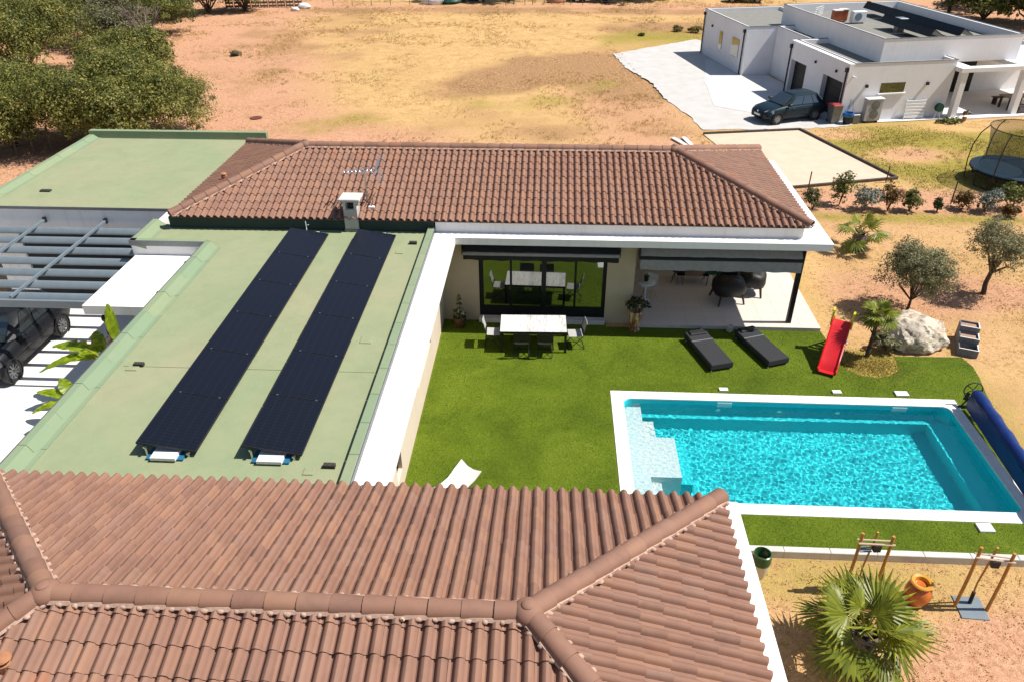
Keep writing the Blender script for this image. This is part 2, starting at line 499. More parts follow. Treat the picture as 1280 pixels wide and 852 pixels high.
# ------------------------------------------------------------------ ground
def ss(x, a, b):
    t = np.clip((x-a)/(b-a), 0, 1); return t*t*(3-2*t)
def ell(X, Y, cx, cy, rx, ry, rot=0.0, soft=.6):
    c, s = math.cos(rot), math.sin(rot); dx = X-cx; dy = Y-cy
    d = np.sqrt(((dx*c+dy*s)/rx)**2 + ((-dx*s+dy*c)/ry)**2)
    return 1-ss(d, 1-soft, 1+soft)
def make_ground():
    xs = sorted(set([-420,-300,-210,-150,-110,-85] + list(np.round(np.arange(-70, 60.1, .8), 3)) + [75,95,130,200,300,420] + [2.0, 11.35, 3.2]))
    ys = sorted(set([-300,-150,-70,-40,-20] + list(np.round(np.arange(-8, 30, .75), 3)) + list(np.round(np.arange(30, 96, .6), 3)) + [100,106,115,130,160,220,320,450] + [13.1, 17.5, 11.86, 11.92]))
    xs = np.array(xs); ys = np.array(ys)
    X, Y = np.meshgrid(xs, ys)
    Z = .22*(fbm(X*.13, Y*.13, 3)-.5)*ss(Y, 33, 41) + .10*(fbm(X*.7, Y*.7, 9)-.5)*ss(Y, 33, 38)
    Z += .05*(fbm(X*.9, Y*.9, 5)-.5)*ss(X, 12.5, 15)*(1-ss(Y, 33, 35))
    Z *= 1-ss(X, 8, 9.5)*ss(Y, 33, 35)*(1-ss(X, 28, 34))*(1-ss(Y, 66, 70))
    Z = np.where(Y < 11.9, -.15, Z)
    nv = X.size; nx = len(xs); ny = len(ys)
    I = np.arange(nv).reshape(ny, nx)
    F = np.stack([I[:-1,:-1], I[:-1,1:], I[1:,1:], I[1:,:-1]], -1)
    cx = (xs[:-1]+xs[1:])/2; cy = (ys[:-1]+ys[1:])/2
    CX, CY = np.meshgrid(cx, cy)
    keep = ~((CX > 2.0) & (CX < 11.35) & (CY > 13.1) & (CY < 17.5))
    o = npmesh('ground', np.stack([X.ravel(), Y.ravel(), Z.ravel()], 1), F[keep], MT['ground'], smooth=True)
    n1 = fbm(X*.12, Y*.12, 21); n2 = fbm(X*.45, Y*.45, 33)
    red = .85*(1-ss(X+.35*(Y-45), -19, -5))*ss(Y, 30, 34) + .5*ell(X, Y, 15, 32.3, 9, 1.3) + .75*ell(X, Y, 9.6, 9.3, 2.4, 1.1, .3) + .65*ell(X, Y, 4.5, 47.5, 4, 8, .2)
    red += .42*(1-ss(Y, 11, 12.5))*ss(X, 3, 4) + .42*ss(X, 8, 10)*(1-ss(Y, 33, 36))*ss(Y, 18, 20) + .45*ell(X, Y, 13.0, 24.0, 3.0, 1.6) + .5*ell(X, Y, 15.4, 24, 1.5, .9) + .55*ell(X, Y, -4, 84, 60, 4) + .55*ss(X, 24, 32)*ss(Y, 55, 66) + .45*ell(X, Y, -3, 39.5, 10, 3.5)
    red += .6*ell(X, Y, 18.5, 39.0, 2.2, 1.1, .2) + .5*ell(X, Y, 15.6, 42.2, 2.0, .9)
    red += .5*(n1-.5)
    dark = .95*ell(X, Y, 1.0, 57.5, 8.5, 4.2, .55, .45) + .6*ell(X, Y, 5.5, 52.5, 3.5, 4) + .6*ell(X, Y, -4.5, 51.5, 3.2, 2.6) + .75*ell(X, Y, 10.5, 73, 7, 3.5) + .4*ell(X, Y, -1, 43.5, 9, 3) + .35*ell(X, Y, -21, 66, 7, 16)
    dark += .55*ell(X, Y, 0, 82, 26, 2.0) + .4*ell(X, Y, 16.5, 29.5, 3.5, 1.2) + 1.0*(n2-.5) + .12
    dark = dark*ss(Y, 30, 36)
    dark += (.40+1.0*(n2-.5))*(1-ss(Y, 30, 36))*.62
    green = .45*ell(X, Y, -1.5, 48.2, 4.5, 2.6) + .4*ell(X, Y, 2.5, 53, 2.5, 1.6) + .6*ell(X, Y, 9.0, 68.5, 5.5, 4.5, .3) + .85*ell(X, Y, 21, 39.5, 8.5, 5.8, -.1, .35) + .45*ell(X, Y, -11.5, 43, 4, 2.2)
    green += .35*ell(X, Y, 8.6, 25.5, 1.3, 5) + .5*ell(X, Y, 6.3, 11.2, 4, .9) + .95*ell(X, Y, 9.6, 19.2, 1.5, 1.1, 0, .3) + .5*ell(X, Y, 12.4, 17, .8, 4) + .7*ell(X, Y, 15.5, 30.6, 7, .7)
    green -= .7*ell(X, Y, 18.5, 39.0, 2.6, 1.4, .2) + .7*ell(X, Y, 15.6, 42.2, 2.4, 1.1) + .5*ell(X, Y, 22, 43.8, 4, .9)
    green += .7*(n2-.5)*ss(Y, 30, 36)
    for nm, A in (('red', red), ('dark', dark), ('green', green)):
        a = o.data.attributes.new(nm, 'FLOAT', 'POINT'); a.data.foreach_set('value', np.clip(A, 0, 1).ravel().astype(np.float32))
    return struct(o)
make_ground()

def sheet(name, poly, z, mat, jit=0.0, seg=0, kind='structure', seed=1):
    rr = random.Random(seed); P = []
    n = len(poly)
    for i in range(n):
        a = Vector(poly[i]); b = Vector(poly[(i+1) % n])
        k = max(1, int((b-a).length/seg)) if seg else 1
        for j in range(k):
            q = a.lerp(b, j/k)
            if j or jit: q = q + Vector((rr.uniform(-jit, jit), rr.uniform(-jit, jit)))
            P.append((q.x, q.y, z))
    mb = MB(); mb.add(P, [tuple(range(len(P)))])
    o = mb.build(name, mat)
    o['kind'] = kind
    return o
gravel_mat = M('pale grey gravel', (.52,.50,.48), (.46,.435,.41), 1.2, .95, .6, 26, bdist=.02)
slabmat = M('bright concrete apron', (.58,.57,.565), (.52,.51,.50), 1.2, .9, .15, 60)
sandm = M('beige court sand', (.60,.475,.36), (.55,.425,.315), 1.5, .95, .3, 50)
sheet('gravel_drive', [(4.7,62.3),(5.3,58),(6.8,53),(7.2,49),(8.2,45),(8.5,42.7),(14.6,43.2),(16.8,43.7),(17.6,44.5),(15.2,55),(13.6,66),(11.9,68.2),(8,65)], .022, gravel_mat, .10, .35)
sheet('concrete_apron', [(10.0,47.6),(14.2,44.7),(16.6,44.2),(23.9,45.5),(23.9,46.2),(16,52),(14.0,60),(11.6,60.5),(10.4,54)], .034, slabmat, .05, 1.5)
sheet('sand_court', [(8.4,41.9),(13.9,42.9),(16.4,35.3),(10.2,33.6)], .02, sandm)
sheet('driveway', [(-34,9.0),(-9.96,9.0),(-9.96,22.38),(-34,22.38)], .02, MT['paving'])
edge = M('weathered timber edging', (.10,.075,.055), (.06,.045,.035), 9, .9, .4, 50)
for i, (a, b, lb) in enumerate((((8.4,41.9),(13.9,42.9),'dark timber edging along the far side of the sand court'), ((13.9,42.9),(16.4,35.3),'dark timber edging along the right side of the sand court'), ((10.2,33.6),(16.4,35.3),'dark timber edging along the near side of the sand court'))):
    a = Vector((*a,0)); b = Vector((*b,0)); d = (b-a); L = d.length
    t = thing('court_edging', lb, 'edging', a, math.atan2(d.y, d.x), 'court edging')
    k = 0; x = 0.0
    while x < L-.05:
        e = min(L, x+2.4)
        MB().cbox(x+.005, -.06, 0, e-.005, .06, .13, .012).build('timber', edge, t); x = e

# lawn of artificial turf round the pool
LX0 = -3.34
lawn = MB()
Z = .012
lawn.add([(LX0,9.52,Z),(1.95,9.52,Z),(1.95,21.44,Z),(LX0,21.44,Z)], [(0,1,2,3)])
RB = [(8.8,21.2),(8.84,20.57),(8.72,19.95),(8.95,19.6),(8.94,19.1),(9.2,18.8),(9.7,18.68),(10.15,18.82),(10.5,19.15),(10.58,19.6),(10.62,19.86),(12.62,19.9),(12.74,19.4),(12.66,18.8),(12.5,18.1),(12.42,17.6)]
lawn.add([(1.95,17.6,Z),(1.95,21.2,Z)] + [(x,y,Z) for x,y in RB], [tuple(range(len(RB)+2))])
lawn.add([(11.38,13.05,Z),(11.38,17.6,Z),(12.42,17.6,Z),(12.25,16.4,Z),(12.1,15.2,Z),(11.95,13.05,Z)], [tuple(range(6))])
lawn.add([(1.95,12.0,Z),(1.95,13.05,Z),(11.95,13.05,Z),(16,13.0,Z),(16,12.0,Z)], [tuple(range(5))])
lawn.add([(1.95,9.52,Z),(1.95,12.0,Z),(3.3,12.0,Z),(3.3,9.52,Z)], [tuple(range(4))])
struct(lawn.build('lawn', MT['turf']))
def inpoly(x, y, P):
    r = np.zeros(len(x), bool); n = len(P)
    for i in range(n):
        x1,y1 = P[i]; x2,y2 = P[(i+1) % n]
        c = ((y1 > y) != (y2 > y)) & (x < (x2-x1)*(y-y1)/((y2-y1) or 1e-9)+x1); r ^= c
    return r
def blades(name, px, py, pz, h, wd, mat, tint, seed=0, lean=.6):
    g = np.random.default_rng(seed); n = len(px)
    a = g.uniform(0, 2*PI, n); b = g.uniform(0, 2*PI, n); ln = g.uniform(0, lean, n)*h
    w_ = wd*g.uniform(.6, 1.3, n)
    V = np.empty((n,3,3))
    V[:,0] = np.stack([px-np.cos(a)*w_, py-np.sin(a)*w_, pz-.005], 1)
    V[:,1] = np.stack([px+np.cos(a)*w_, py+np.sin(a)*w_, pz-.005], 1)
    V[:,2] = np.stack([px+np.cos(b)*ln, py+np.sin(b)*ln, pz+h], 1)
    o = npmesh(name, V.reshape(-1,3), np.arange(3*n).reshape(n,3), mat, tint)
    return struct(o, 'stuff')
def scatter_turf():
    g = np.random.default_rng(4); n = 330000
    x = g.uniform(-3.3, 12.8, n); y = g.uniform(12.0, 21.4, n)
    B = [(-3.3,12.0),(-3.3,21.4),(1.95,21.4),(1.95,21.2)] + RB + [(12.25,16.4),(12.1,15.2),(11.95,13.05),(12.8,13.0),(12.8,12.0)]
    k = inpoly(x, y, B) & ~((x > 1.83) & (x < 11.5) & (y > 12.93) & (y < 17.69))
    x = x[k]; y = y[k]
    f = fbm(x*.6, y*.6, 8); st = .10*np.sin(y*2.1)*0
    st = .075*np.where(np.floor((x+3.3)/2.0) % 2 > 0, 1, -1)
    t = np.clip(.45*(f-.5)*1.1+.42+st+g.normal(0, .13, len(x)), 0, 1)
    blades('turf_pile', x, y, np.full(len(x), Z), g.uniform(.012, .026, len(x)), .006, MT['turf_blade'], t, 5, .8)
scatter_turf()
def scatter_dry():
    g = np.random.default_rng(6)
    n = 52000
    x = g.uniform(-36, 30, n); y = 22+68*g.random(n)**1.25
    # clumps of straw in the field and in the garden
    keep = (y > 29) | (x > 9)
    keep &= ~((x > 4) & (x < 30) & (y > 42.5) & (y < 68) & (x > 4.7+(68-y)*.12))
    keep &= ~inpoly(x, y, [(8.2,42.2),(14.2,43.2),(16.7,35.1),(10,33.2)])
    keep &= ~((x > -19.5) & (x < 9) & (y < 30.5))
    d = fbm(x*.35, y*.35, 12); keep &= g.random(n) < ss(d, .38, .62)
    x = x[keep]; y = y[keep]
    gx = np.random.default_rng(7)
    m = 700; x2 = gx.uniform(8.9, 18, m); y2 = gx.uniform(19.9, 31.5, m); x3 = gx.uniform(4.3, 12, 900); y3 = gx.uniform(6.5, 11.7, 900)
    k = ~((x2 < 12.8) & (y2 < 20.0))
    x = np.concatenate([x, x2[k], x3]); y = np.concatenate([y, y2[k], y3])
    nb = 7
    X = np.repeat(x, nb); Y = np.repeat(y, nb); n = len(X)
    sc = np.repeat(g.uniform(.5, 1.2, len(x)), nb)
    X += g.normal(0, .09, n)*sc; Y += g.normal(0, .09, n)*sc
    near = Y < 32
    z = np.where(Y < 11.9, -.15, 0.0)
    h = np.where(near, g.uniform(.02, .06, n), g.uniform(.05, .17, n))*sc
    grn = fbm(X*.3, Y*.3, 44)
    t = np.clip(g.normal(.45, .2, n), 0, .78); t = np.where((grn > .60) & (g.random(n) < .6), g.uniform(.84, 1, n), t)
    blades('dry_grass', X, Y, z, h, .014, MT['straw'], t, 9, 1.3)
scatter_dry()
# green grass of the neighbour's plot
def scatter_green():
    g = np.random.default_rng(16); n = 34000
    x = g.uniform(14, 30, n); y = g.uniform(33, 46, n)
    f = fbm(x*.5, y*.5, 33)
    k = (g.random(n) < ss(f, .40, .6)) & ~inpoly(x, y, [(8.2,42.2),(14.2,43.2),(16.7,35.1),(10,33.2)]) & (y < 43.3+.2*(x-16)) & (x > 14.6+(43-y)*.25)
    k &= ~(((x-18.5)/2.2)**2+((y-39)/1.2)**2 < 1)
    x = x[k]; y = y[k]
    blades('garden_grass', x, y, np.zeros(len(x)), g.uniform(.03, .08, len(x)), .016, MT['straw'], np.clip(g.normal(.9, .06, len(x)), .5, 1), 19, 1.0)
scatter_green()
def scatter_patch():
    g = np.random.default_rng(26); n = 5200
    x = g.normal(9.75, .62, n); y = g.normal(19.3, .42, n)
    blades('thin_grass', x, y, np.zeros(n), g.uniform(.02, .05, n), .012, MT['straw'], np.clip(g.normal(.72, .2, n), .2, 1), 29, 1.0)
scatter_patch()
kerb = MB()
x = 3.32
while x < 30:
    kerb.cbox(x, 11.84, -.25, x+.994, 12.0, .055, .012); x += 1.0
struct(kerb.build('kerb', MT['concrete']))

# ------------------------------------------------------------------ swimming pool
PX0, PX1, PY0, PY1 = 2.22, 11.15, 13.31, 17.33
pool = thing('swimming_pool', 'rectangular turquoise swimming pool with white coping set in the green lawn', 'pool', (6.7,15.3,0))
PF = -1.45
mb = MB()
mb.add([(PX0,PY0,PF),(PX1,PY0,PF),(PX1,PY1,PF),(PX0,PY1,PF),(PX0,PY0,0),(PX1,PY0,0),(PX1,PY1,0),(PX0,PY1,0)], [(0,1,2,3),(4,5,1,0),(5,6,2,1),(6,7,3,2),(7,4,0,3)])
shell = wparent(mb.build('pool_shell', MT['liner']), pool)
r_ = .24
for cx, cy, sx, sy in ((PX0,PY0,1,1),(PX1,PY0,-1,1),(PX1,PY1,-1,-1),(PX0,PY1,1,-1)):
    P = [(cx-.02*sx, cy-.02*sy)] + [(cx+sx*(r_-r_*math.sin(a)), cy+sy*(r_-r_*math.cos(a))) for a in np.linspace(0, PI/2, 7)]
    wparent(MB().prism(P, PF-.02, -.002).build('pool_corner', MT['liner'], smooth=30), pool)
lg = MB()
LZ = -.78
lg.box(2.0, PY1-.16, PF-.02, PX1+.02, PY1+.02, LZ); lg.box(PX1-.5, PY0-.02, PF-.02, PX1+.02, PY1-.16, LZ)
wparent(lg.build('pool_ledge', MT['liner']), pool)
stp = MB()
stp.box(PX0-.02, PY0-.02, PF-.02, 2.72, PY1+.02, -.36); stp.box(2.72, 14.45, PF-.02, 3.5, 16.0, -.36); stp.box(2.72, 13.2, PF-.02, 3.0, 14.45, -.66); stp.box(2.72, 16.0, PF-.02, 3.05, 16.9, -.66)
wparent(stp.build('pool_steps', MT['step_liner']), pool)
wparent(MB().box(3.5, 14.45, PF-.02, 3.8, 16.0, -.72).build('pool_steps', MT['liner']), pool)
for x, y in ((4.9, PY1-.006), (8.2, PY1-.006), (6.6, PY1-.006)):
    wparent(MB().lathe([(.0,0),(.07,0),(.07,.012),(.0,.02)], 14, (0,0,0), Matrix.Translation((x,y,-.42)) @ Matrix.Rotation(PI/2, 4, 'X')).build('inlet', MT['plastic_white']), pool)
for x in (5.05, 9.85):
    wparent(MB().box(x-.2, PY1-.012, -.22, x+.2, PY1+.01, -.04).build('skimmer_mouth', MT['step_liner']), pool)
# coping stones
cw = .35
def stone(x0, y0, x1, y1):
    wparent(MB().cbox(x0+.002, y0+.002, -.06, x1-.002, y1-.002, .035, .008).build('coping_stone', MT['coping']), pool)
n = 18
for i in range(n):
    a = PX0+(PX1-PX0)*i/n; b = PX0+(PX1-PX0)*(i+1)/n
    stone(a, PY1, b, PY1+cw); stone(a, PY0-cw, b, PY0)
n = 8
for i in range(n):
    a = PY0+(PY1-PY0)*i/n; b = PY0+(PY1-PY0)*(i+1)/n
    stone(PX0-cw, a, PX0, b); stone(PX1, a, PX1+cw-.05, b)
for x0, x1 in ((PX0-cw, PX0), (PX1, PX1+cw-.05)):
    stone(x0, PY1, x1, PY1+cw); stone(x0, PY0-cw, x1, PY0)
for cx, cy, sx, sy in ((PX0,PY0,1,1),(PX1,PY0,-1,1),(PX1,PY1,-1,-1),(PX0,PY1,1,-1)):
    P = [(cx, cy)] + [(cx+sx*(.2-.2*math.sin(a)), cy+sy*(.2-.2*math.cos(a))) for a in np.linspace(0, PI/2, 7)]
    wparent(MB().prism(P, -.055, .034).build('coping_corner', MT['coping']), pool)
# water with small ripples
def make_water():
    nx, ny = 600, 272
    xs = np.linspace(PX0+.001, PX1-.001, nx); ys = np.linspace(PY0+.001, PY1-.001, ny)
    X, Y = np.meshgrid(xs, ys)
    g = np.random.default_rng(3); Zw = np.zeros_like(X)
    for k in range(70):
        lam = g.uniform(.065, .22); th = g.uniform(0, 2*PI)
        Zw += .0068*lam*np.sin(2*PI/lam*(X*math.cos(th)+Y*math.sin(th))+g.uniform(0, 2*PI))*g.uniform(.4, 1)
    Zw = Zw*.19
    WZ = -.13
    I = np.arange(nx*ny).reshape(ny, nx)
    F = [np.stack([I[:-1,:-1], I[:-1,1:], I[1:,1:], I[1:,:-1]], -1).reshape(-1,4)]
    V = np.stack([X.ravel(), Y.ravel(), (Zw+WZ).ravel()], 1)
    B = np.concatenate([I[0,:], I[1:,-1], I[-1,-2::-1], I[-2:0:-1,0]])
    low = V[B].copy(); low[:,2] = PF-.4
    o = len(V); V = np.concatenate([V, low]); m = len(B)
    q = np.arange(m); q2 = (q+1) % m
    F.append(np.stack([B[q2], B[q], o+q, o+q2], -1))
    V = np.concatenate([V, [[PX0,PY0,PF-.4],[PX1,PY0,PF-.4],[PX1,PY1,PF-.4],[PX0,PY1,PF-.4]]]); e = len(V)
    F.append(np.array([[e-1,e-2,e-3,e-4]]))
    ob = npmesh('pool_water', V, np.concatenate(F), MT['water'], smooth=True)
    return struct(ob)
water = make_water()
water.cycles.is_caustics_caster = True
for o in pool.children: o.cycles.is_caustics_receiver = True
# ------------------------------------------------------------------ the villa
villa = thing('villa', 'white single-storey villa with brown tiled hip roofs and green flat roof beside the pool', 'house', (-4,15,0))
def vpart(mb, name, mat, smooth=False):
    return wparent(mb.build(name, mat, None, smooth), villa)
EZ = 3.66                          # eave height
# walls
w_ = MB()
WY = 21.45
DX0, DX1, DZ0, DZ1 = -2.17, 1.88, .22, 2.36
w_.box(-3.36, WY, -.1, DX0, WY+.25, 3.08); w_.box(DX1, WY, -.1, 2.75, WY+.25, 3.08); w_.box(DX0, WY, DZ1, DX1, WY+.25, 3.08); w_.box(DX0, WY, -.1, DX1, WY+.25, DZ0-.03)
w_.box(2.5, WY+.25, -.1, 2.75, 25.5, 3.0)                  # west side of the terrace
w_.box(2.75, 25.3, -.1, 7.6, 25.55, 3.0)                  # back of the terrace
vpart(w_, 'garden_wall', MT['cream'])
ew = MB()
EX = -3.35
def xwall(y0, y1, z0, z1): ew.box(EX-.25, y0, z0, EX, y1, z1)
xwall(9.5, 13.05, -.1, 3.08); xwall(13.05, 13.62, -.1, .5); xwall(13.05, 13.62, 2.1, 3.08); xwall(13.62, 16.3, -.1, 3.08); xwall(16.3, 18.6, -.1, .9); xwall(16.3, 18.6, 2.0, 3.08); xwall(18.6, 21.6, -.1, 3.08)
vpart(ew, 'courtyard_wall', MT['peach'])
ob = MB()
ob.box(-9.94, 9.5, -.1, -3.62, 9.75, 3.08); ob.box(-9.94, 9.75, -.1, -9.7, 19.73, 3.32)
ob.box(-12.2, 19.74, -.1, -9.95, 19.95, 3.32); ob.box(-12.2, 19.95, -.1, -11.98, 22.38, 3.32)
ob.box(-3.36, 9.3, -.1, 2.85, 9.55, 3.2); ob.box(2.6, 3.2, -.1, 2.85, 9.3, 3.2); ob.box(-9.7, 3.0, -.1, 2.85, 3.2, 3.2); ob.box(-9.7, 3.2, -.1, -9.45, 9.5, 3.2)
ob.box(7.35, 25.55, -.1, 7.6, 27.9, 3.08); ob.box(-11.4, 27.7, -.1, 7.35, 27.9, 3.2)
vpart(ob, 'outer_wall', MT['white'])
# narrow windows in the courtyard wall
for y0, y1, z0, z1 in ((13.05,13.62,.5,2.1), (16.3,18.6,.9,2.0)):
    wn = wparent(MB().box(EX-.22, y0, z0, EX-.16, y1, z1).build('window', MT['pane']), villa)
    f = MB(); f.box(EX-.16, y0, z0, EX-.10, y0+.06, z1); f.box(EX-.16, y1-.06, z0, EX-.10, y1, z1); f.box(EX-.16, y0+.06, z0, EX-.10, y1-.06, z0+.06); f.box(EX-.16, y0+.06, z1-.06, EX-.10, y1-.06, z1)
    f.build('window_frame', MT['anthracite'], wn)
# concrete canopy slab running along both wings
sl_ = MB()
S0, S1 = 3.08, 3.30
sl_.prism([(-3.42,9.62),(-2.77,9.62),(-2.77,20.66),(8.34,20.66),(8.34,28.0),(7.45,28.0),(7.45,21.1),(-3.42,21.1)], S0, S1)
vpart(sl_, 'canopy_slab', MT['white'])
vpart(MB().box(-3.3, 21.12, 3.06, 7.4, 25.6, 3.25), 'terrace_ceiling', MT['soffit'])
s2 = MB(); s2.prism([(2.7,2.6),(3.42,2.6),(3.42,9.93),(-3.3,9.93),(-3.3,9.56),(2.7,9.56)], S0+.03, S1)
vpart(s2, 'canopy_slab', MT['white'])
# fascia under the tiles
fa = MB()
fa.box(-3.40, 21.06, S1-.01, 7.53, 21.4, EZ-.02); fa.box(7.35, 21.4, S1-.01, 7.53, 27.9, EZ-.03)
vpart(fa, 'fascia', MT['white'])
fa = MB(); fa.box(-9.6, 9.38, 3.0, 2.81, 9.53, EZ-.03); fa.box(2.65, 3.1, S1-.01, 2.81, 9.38, EZ-.03)
vpart(fa, 'fascia', MT['white'])
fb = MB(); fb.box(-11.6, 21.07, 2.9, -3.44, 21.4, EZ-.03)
vpart(fb, 'upstand', M('shade-darkened green upstand', (.035,.055,.045), (.028,.045,.036), 5, .8))  # shade below the eave is put into this dark green
# flat roofs: membrane laid in strips with lapped seams
FZ = 3.28
fr = MB(); fr.prism([(-9.93,9.6),(-3.5,9.6),(-3.5,21.3),(-12.15,21.3),(-12.15,19.78),(-9.93,19.78)], 3.06, FZ)
vpart(fr, 'flat_roof', MT['felt'])
y = 9.7
for k, y in enumerate((9.75, 13.6, 17.45)):
    vpart(MB().box(-9.4, y, FZ+.0, -3.75, min(y+3.842, 21.18), FZ+.006+.004*(k % 2)), 'membrane_strip', MT['felt'])
# east parapet
for k in range(12):
    y0 = 9.75+k*.95
    mb_ = MB(); mb_.cur = .5+.3*((k*7) % 3)/2; mb_.cbox(-3.62, y0+.004, FZ-.05, -3.425, y0+.946, 3.45, .01)
    vpart(mb_, 'parapet_strip', MT['felt'])
vpart(MB().box(-3.425, 9.75, 3.2, -3.405, 21.15, 3.44), 'edge_trim', MT['metal_edge'])
def kerbstrip(a, b, inward, step=.98, z=3.46, skew=.09):
    """cant-strip parapet from a to b, pieces of felt with skewed lap joints"""
    a = Vector((*a, 0)); b = Vector((*b, 0)); d = b-a; L = d.length; d.normalize(); nrm = Vector((*inward, 0))
    k = max(1, round(L/step))
    for i in range(k):
        s0 = i*L/k; s1 = (i+1)*L/k-.007
        th = .004*(i % 2)
        rings = []
        for s, q in ((s0, 0 if i == 0 else skew), (s1, 0 if i == k-1 else skew)):
            pr = [(0, z-.15, 0), (0, z+th, 0), (.16, z+th, 0), (.30, FZ+.05+th, -.6*q), (.34, FZ+.017+th, q), (.44, FZ+.014+th, q), (.44, FZ-.1, q)]
            rings.append([a + d*(s+o_) + nrm*u + Vector((0,0,zz)) for u, zz, o_ in pr])
        m_ = MB(); m_.cur = .35+.65*random.random(); m_.loft(rings)
        vpart(m_, 'parapet_strip', MT['felt'])
kerbstrip((-9.95,9.65), (-9.95,19.72), (1,0))
kerbstrip((-12.2,19.72), (-9.95,19.72), (0,1), 1.1)
kerbstrip((-12.2,19.73), (-12.2,21.3), (1,0), 1.1)
for a, b in (((-9.975,9.65,3.3),(-9.952,19.7,3.465)), ((-12.22,19.695,3.3),(-9.97,19.718,3.465)), ((-12.225,19.72,3.3),(-12.203,21.3,3.465))):
    vpart(MB().box(*a, *b), 'edge_trim', MT['metal_edge'])
for (x, y, wx, wy) in ((-9.15,13.5,.26,.16),(-4.25,19.6,.22,.16),(-4.3,10.35,.2,.18),(-4.2,14.9,.28,.3)):
    vpart(MB().cbox(x-wx/2, y-wy/2, FZ+.004, x+wx/2, y+wy/2, FZ+.03, .01), 'felt_patch', MT['felt'])
dk = M('roof outlet', (.05,.045,.035), (.03,.028,.022), 9, .8)
for (x, y) in ((-9.05,13.62),(-3.95,20.2),(-3.95,10.5)):
    vpart(MB().cbox(x-.11, y-.05, FZ, x+.11, y+.05, FZ+.09, .01), 'roof_outlet', dk)
# north-west flat-roofed garage block
NZ = 3.30
nb = MB(); nb.box(-18.6, 22.42, 2.4, -11.98, 22.6, NZ-.02); nb.box(-18.6, 22.6, -.1, -18.4, 29.7, NZ-.02); nb.box(-18.4, 29.5, -.1, -11.4, 29.7, NZ-.02)
nb.box(-18.6, 22.42, -.1, -17.6, 22.6, 2.4); nb.box(-12.9, 22.42, -.1, -11.98, 22.6, 2.4)
vpart(nb, 'garage_wall', MT['white'])
vpart(MB().box(-18.55, 22.45, NZ-.1, -11.5, 29.6, NZ+.01), 'flat_roof', MT['felt'])
vpart(MB().box(-18.7, 22.39, NZ-.06, -11.98, 22.42, NZ+.03), 'edge_trim', MT['metal_edge'])
FZ_old = FZ; FZ = NZ
kerbstrip((-18.7,22.45), (-18.7,29.85), (1,0), .98, NZ+.14)
FZ = NZ
for k in range(6):
    mb_ = MB(); mb_.cur = .5+.2*(k % 2); mb_.cbox(-18.7+k*1.217+.003, 29.65, NZ-.1, -18.7+(k+1)*1.217-.003, 29.87, NZ+.30, .01); vpart(mb_, 'parapet_strip', MT['felt'])
FZ = FZ_old
vpart(MB().cbox(-17.3, 23.7, NZ, -16.95, 23.85, NZ+.07, .01), 'roof_outlet', dk)
# garage door of horizontal panels behind the pergola
for k in range(5):
    vpart(MB().cbox(-17.55, 22.47, .03+k*.47, -12.95, 22.55, .03+k*.47+.462, .006), 'garage_door_panel', MT['anthracite'])
# white canopy beside the pergola
vpart(MB().box(-12.12, 16.68, 2.74, -9.98, 19.715, 3.0), 'entrance_canopy', MT['white'])
for y_ in (17.4, 19.2):
    vpart(MB().lathe([(.05,0),(.05,.05),(.02,.08)], 8, (-10.4,y_,3.0)), 'vent_stub', MT['metal_edge'])
# sliding doors
sd = wparent(MB().box(DX0, WY+.02, DZ0-.03, DX1, WY+.2, DZ0).build('sliding_door', MT['anthracite']), villa)
def bar(x0, z0, x1, z1, y0=WY+.06, y1=WY+.13): MB().box(x0, y0, z0, x1, y1, z1).build('door_frame', MT['anthracite'], sd)
bar(DX0, DZ0, DX0+.14, DZ1); bar(DX1-.12, DZ0, DX1, DZ1); bar(DX0+.14, DZ1-.1, DX1-.12, DZ1); bar(DX0+.14, DZ0, DX1-.12, DZ0+.28)
for xm, hw in ((-1.15,.035), (-.10,.075), (.90,.035)): bar(xm-hw, DZ0+.28, xm+hw, DZ1-.1, WY+.05, WY+.12)
xs = [DX0+.14, -1.185, -1.115, -.175, -.025, .865, .935, DX1-.12]
for a, b in zip(xs[::2], xs[1::2]): MB().box(a, WY+.085, DZ0+.28, b, WY+.10, DZ1-.1).build('glass_pane', MT['mirror_glass'], sd)
vpart(MB().box(DX0-.02, WY-.16, .0, DX1+.02, WY-.002, .17), 'door_sill', MT['concrete'])
# glazed opening on the terrace side
tw = wparent(MB().box(2.752, 21.95, .14, 2.78, 24.2, 2.3).build('terrace_door', MT['pane']), villa)
for y0, y1 in ((21.95,22.03),(23.05,23.12),(24.12,24.2)): MB().box(2.78, y0, .14, 2.80, y1, 2.3).build('door_frame', MT['anthracite'], tw)
# dark corner post of the terrace
vpart(MB().box(7.76, 21.48, .12, 7.90, 21.62, 3.08), 'terrace_post', MT['anthracite'])
# terrace floor
ter = MB(); ter.box(2.76, 21.22, -.1, 8.78, 25.3, .105)
ter_o = struct(ter.build('terrace', MT['concrete']))
tt = M('terrace tile', (.60,.55,.49), (.55,.50,.445), 2.0, .55, .1, 60)
base_me = None
for i in range(10):
    for j in range(7):
        x0 = 2.77+i*.601; y0 = 21.215+j*.585
        if base_me is None: base_me = MB().cbox(.001, .001, 0, .600, .584, .02, .002).mesh('floor_tile', tt)
        o = link('floor_tile', base_me, ter_o); o.location = (x0, y0, .105)

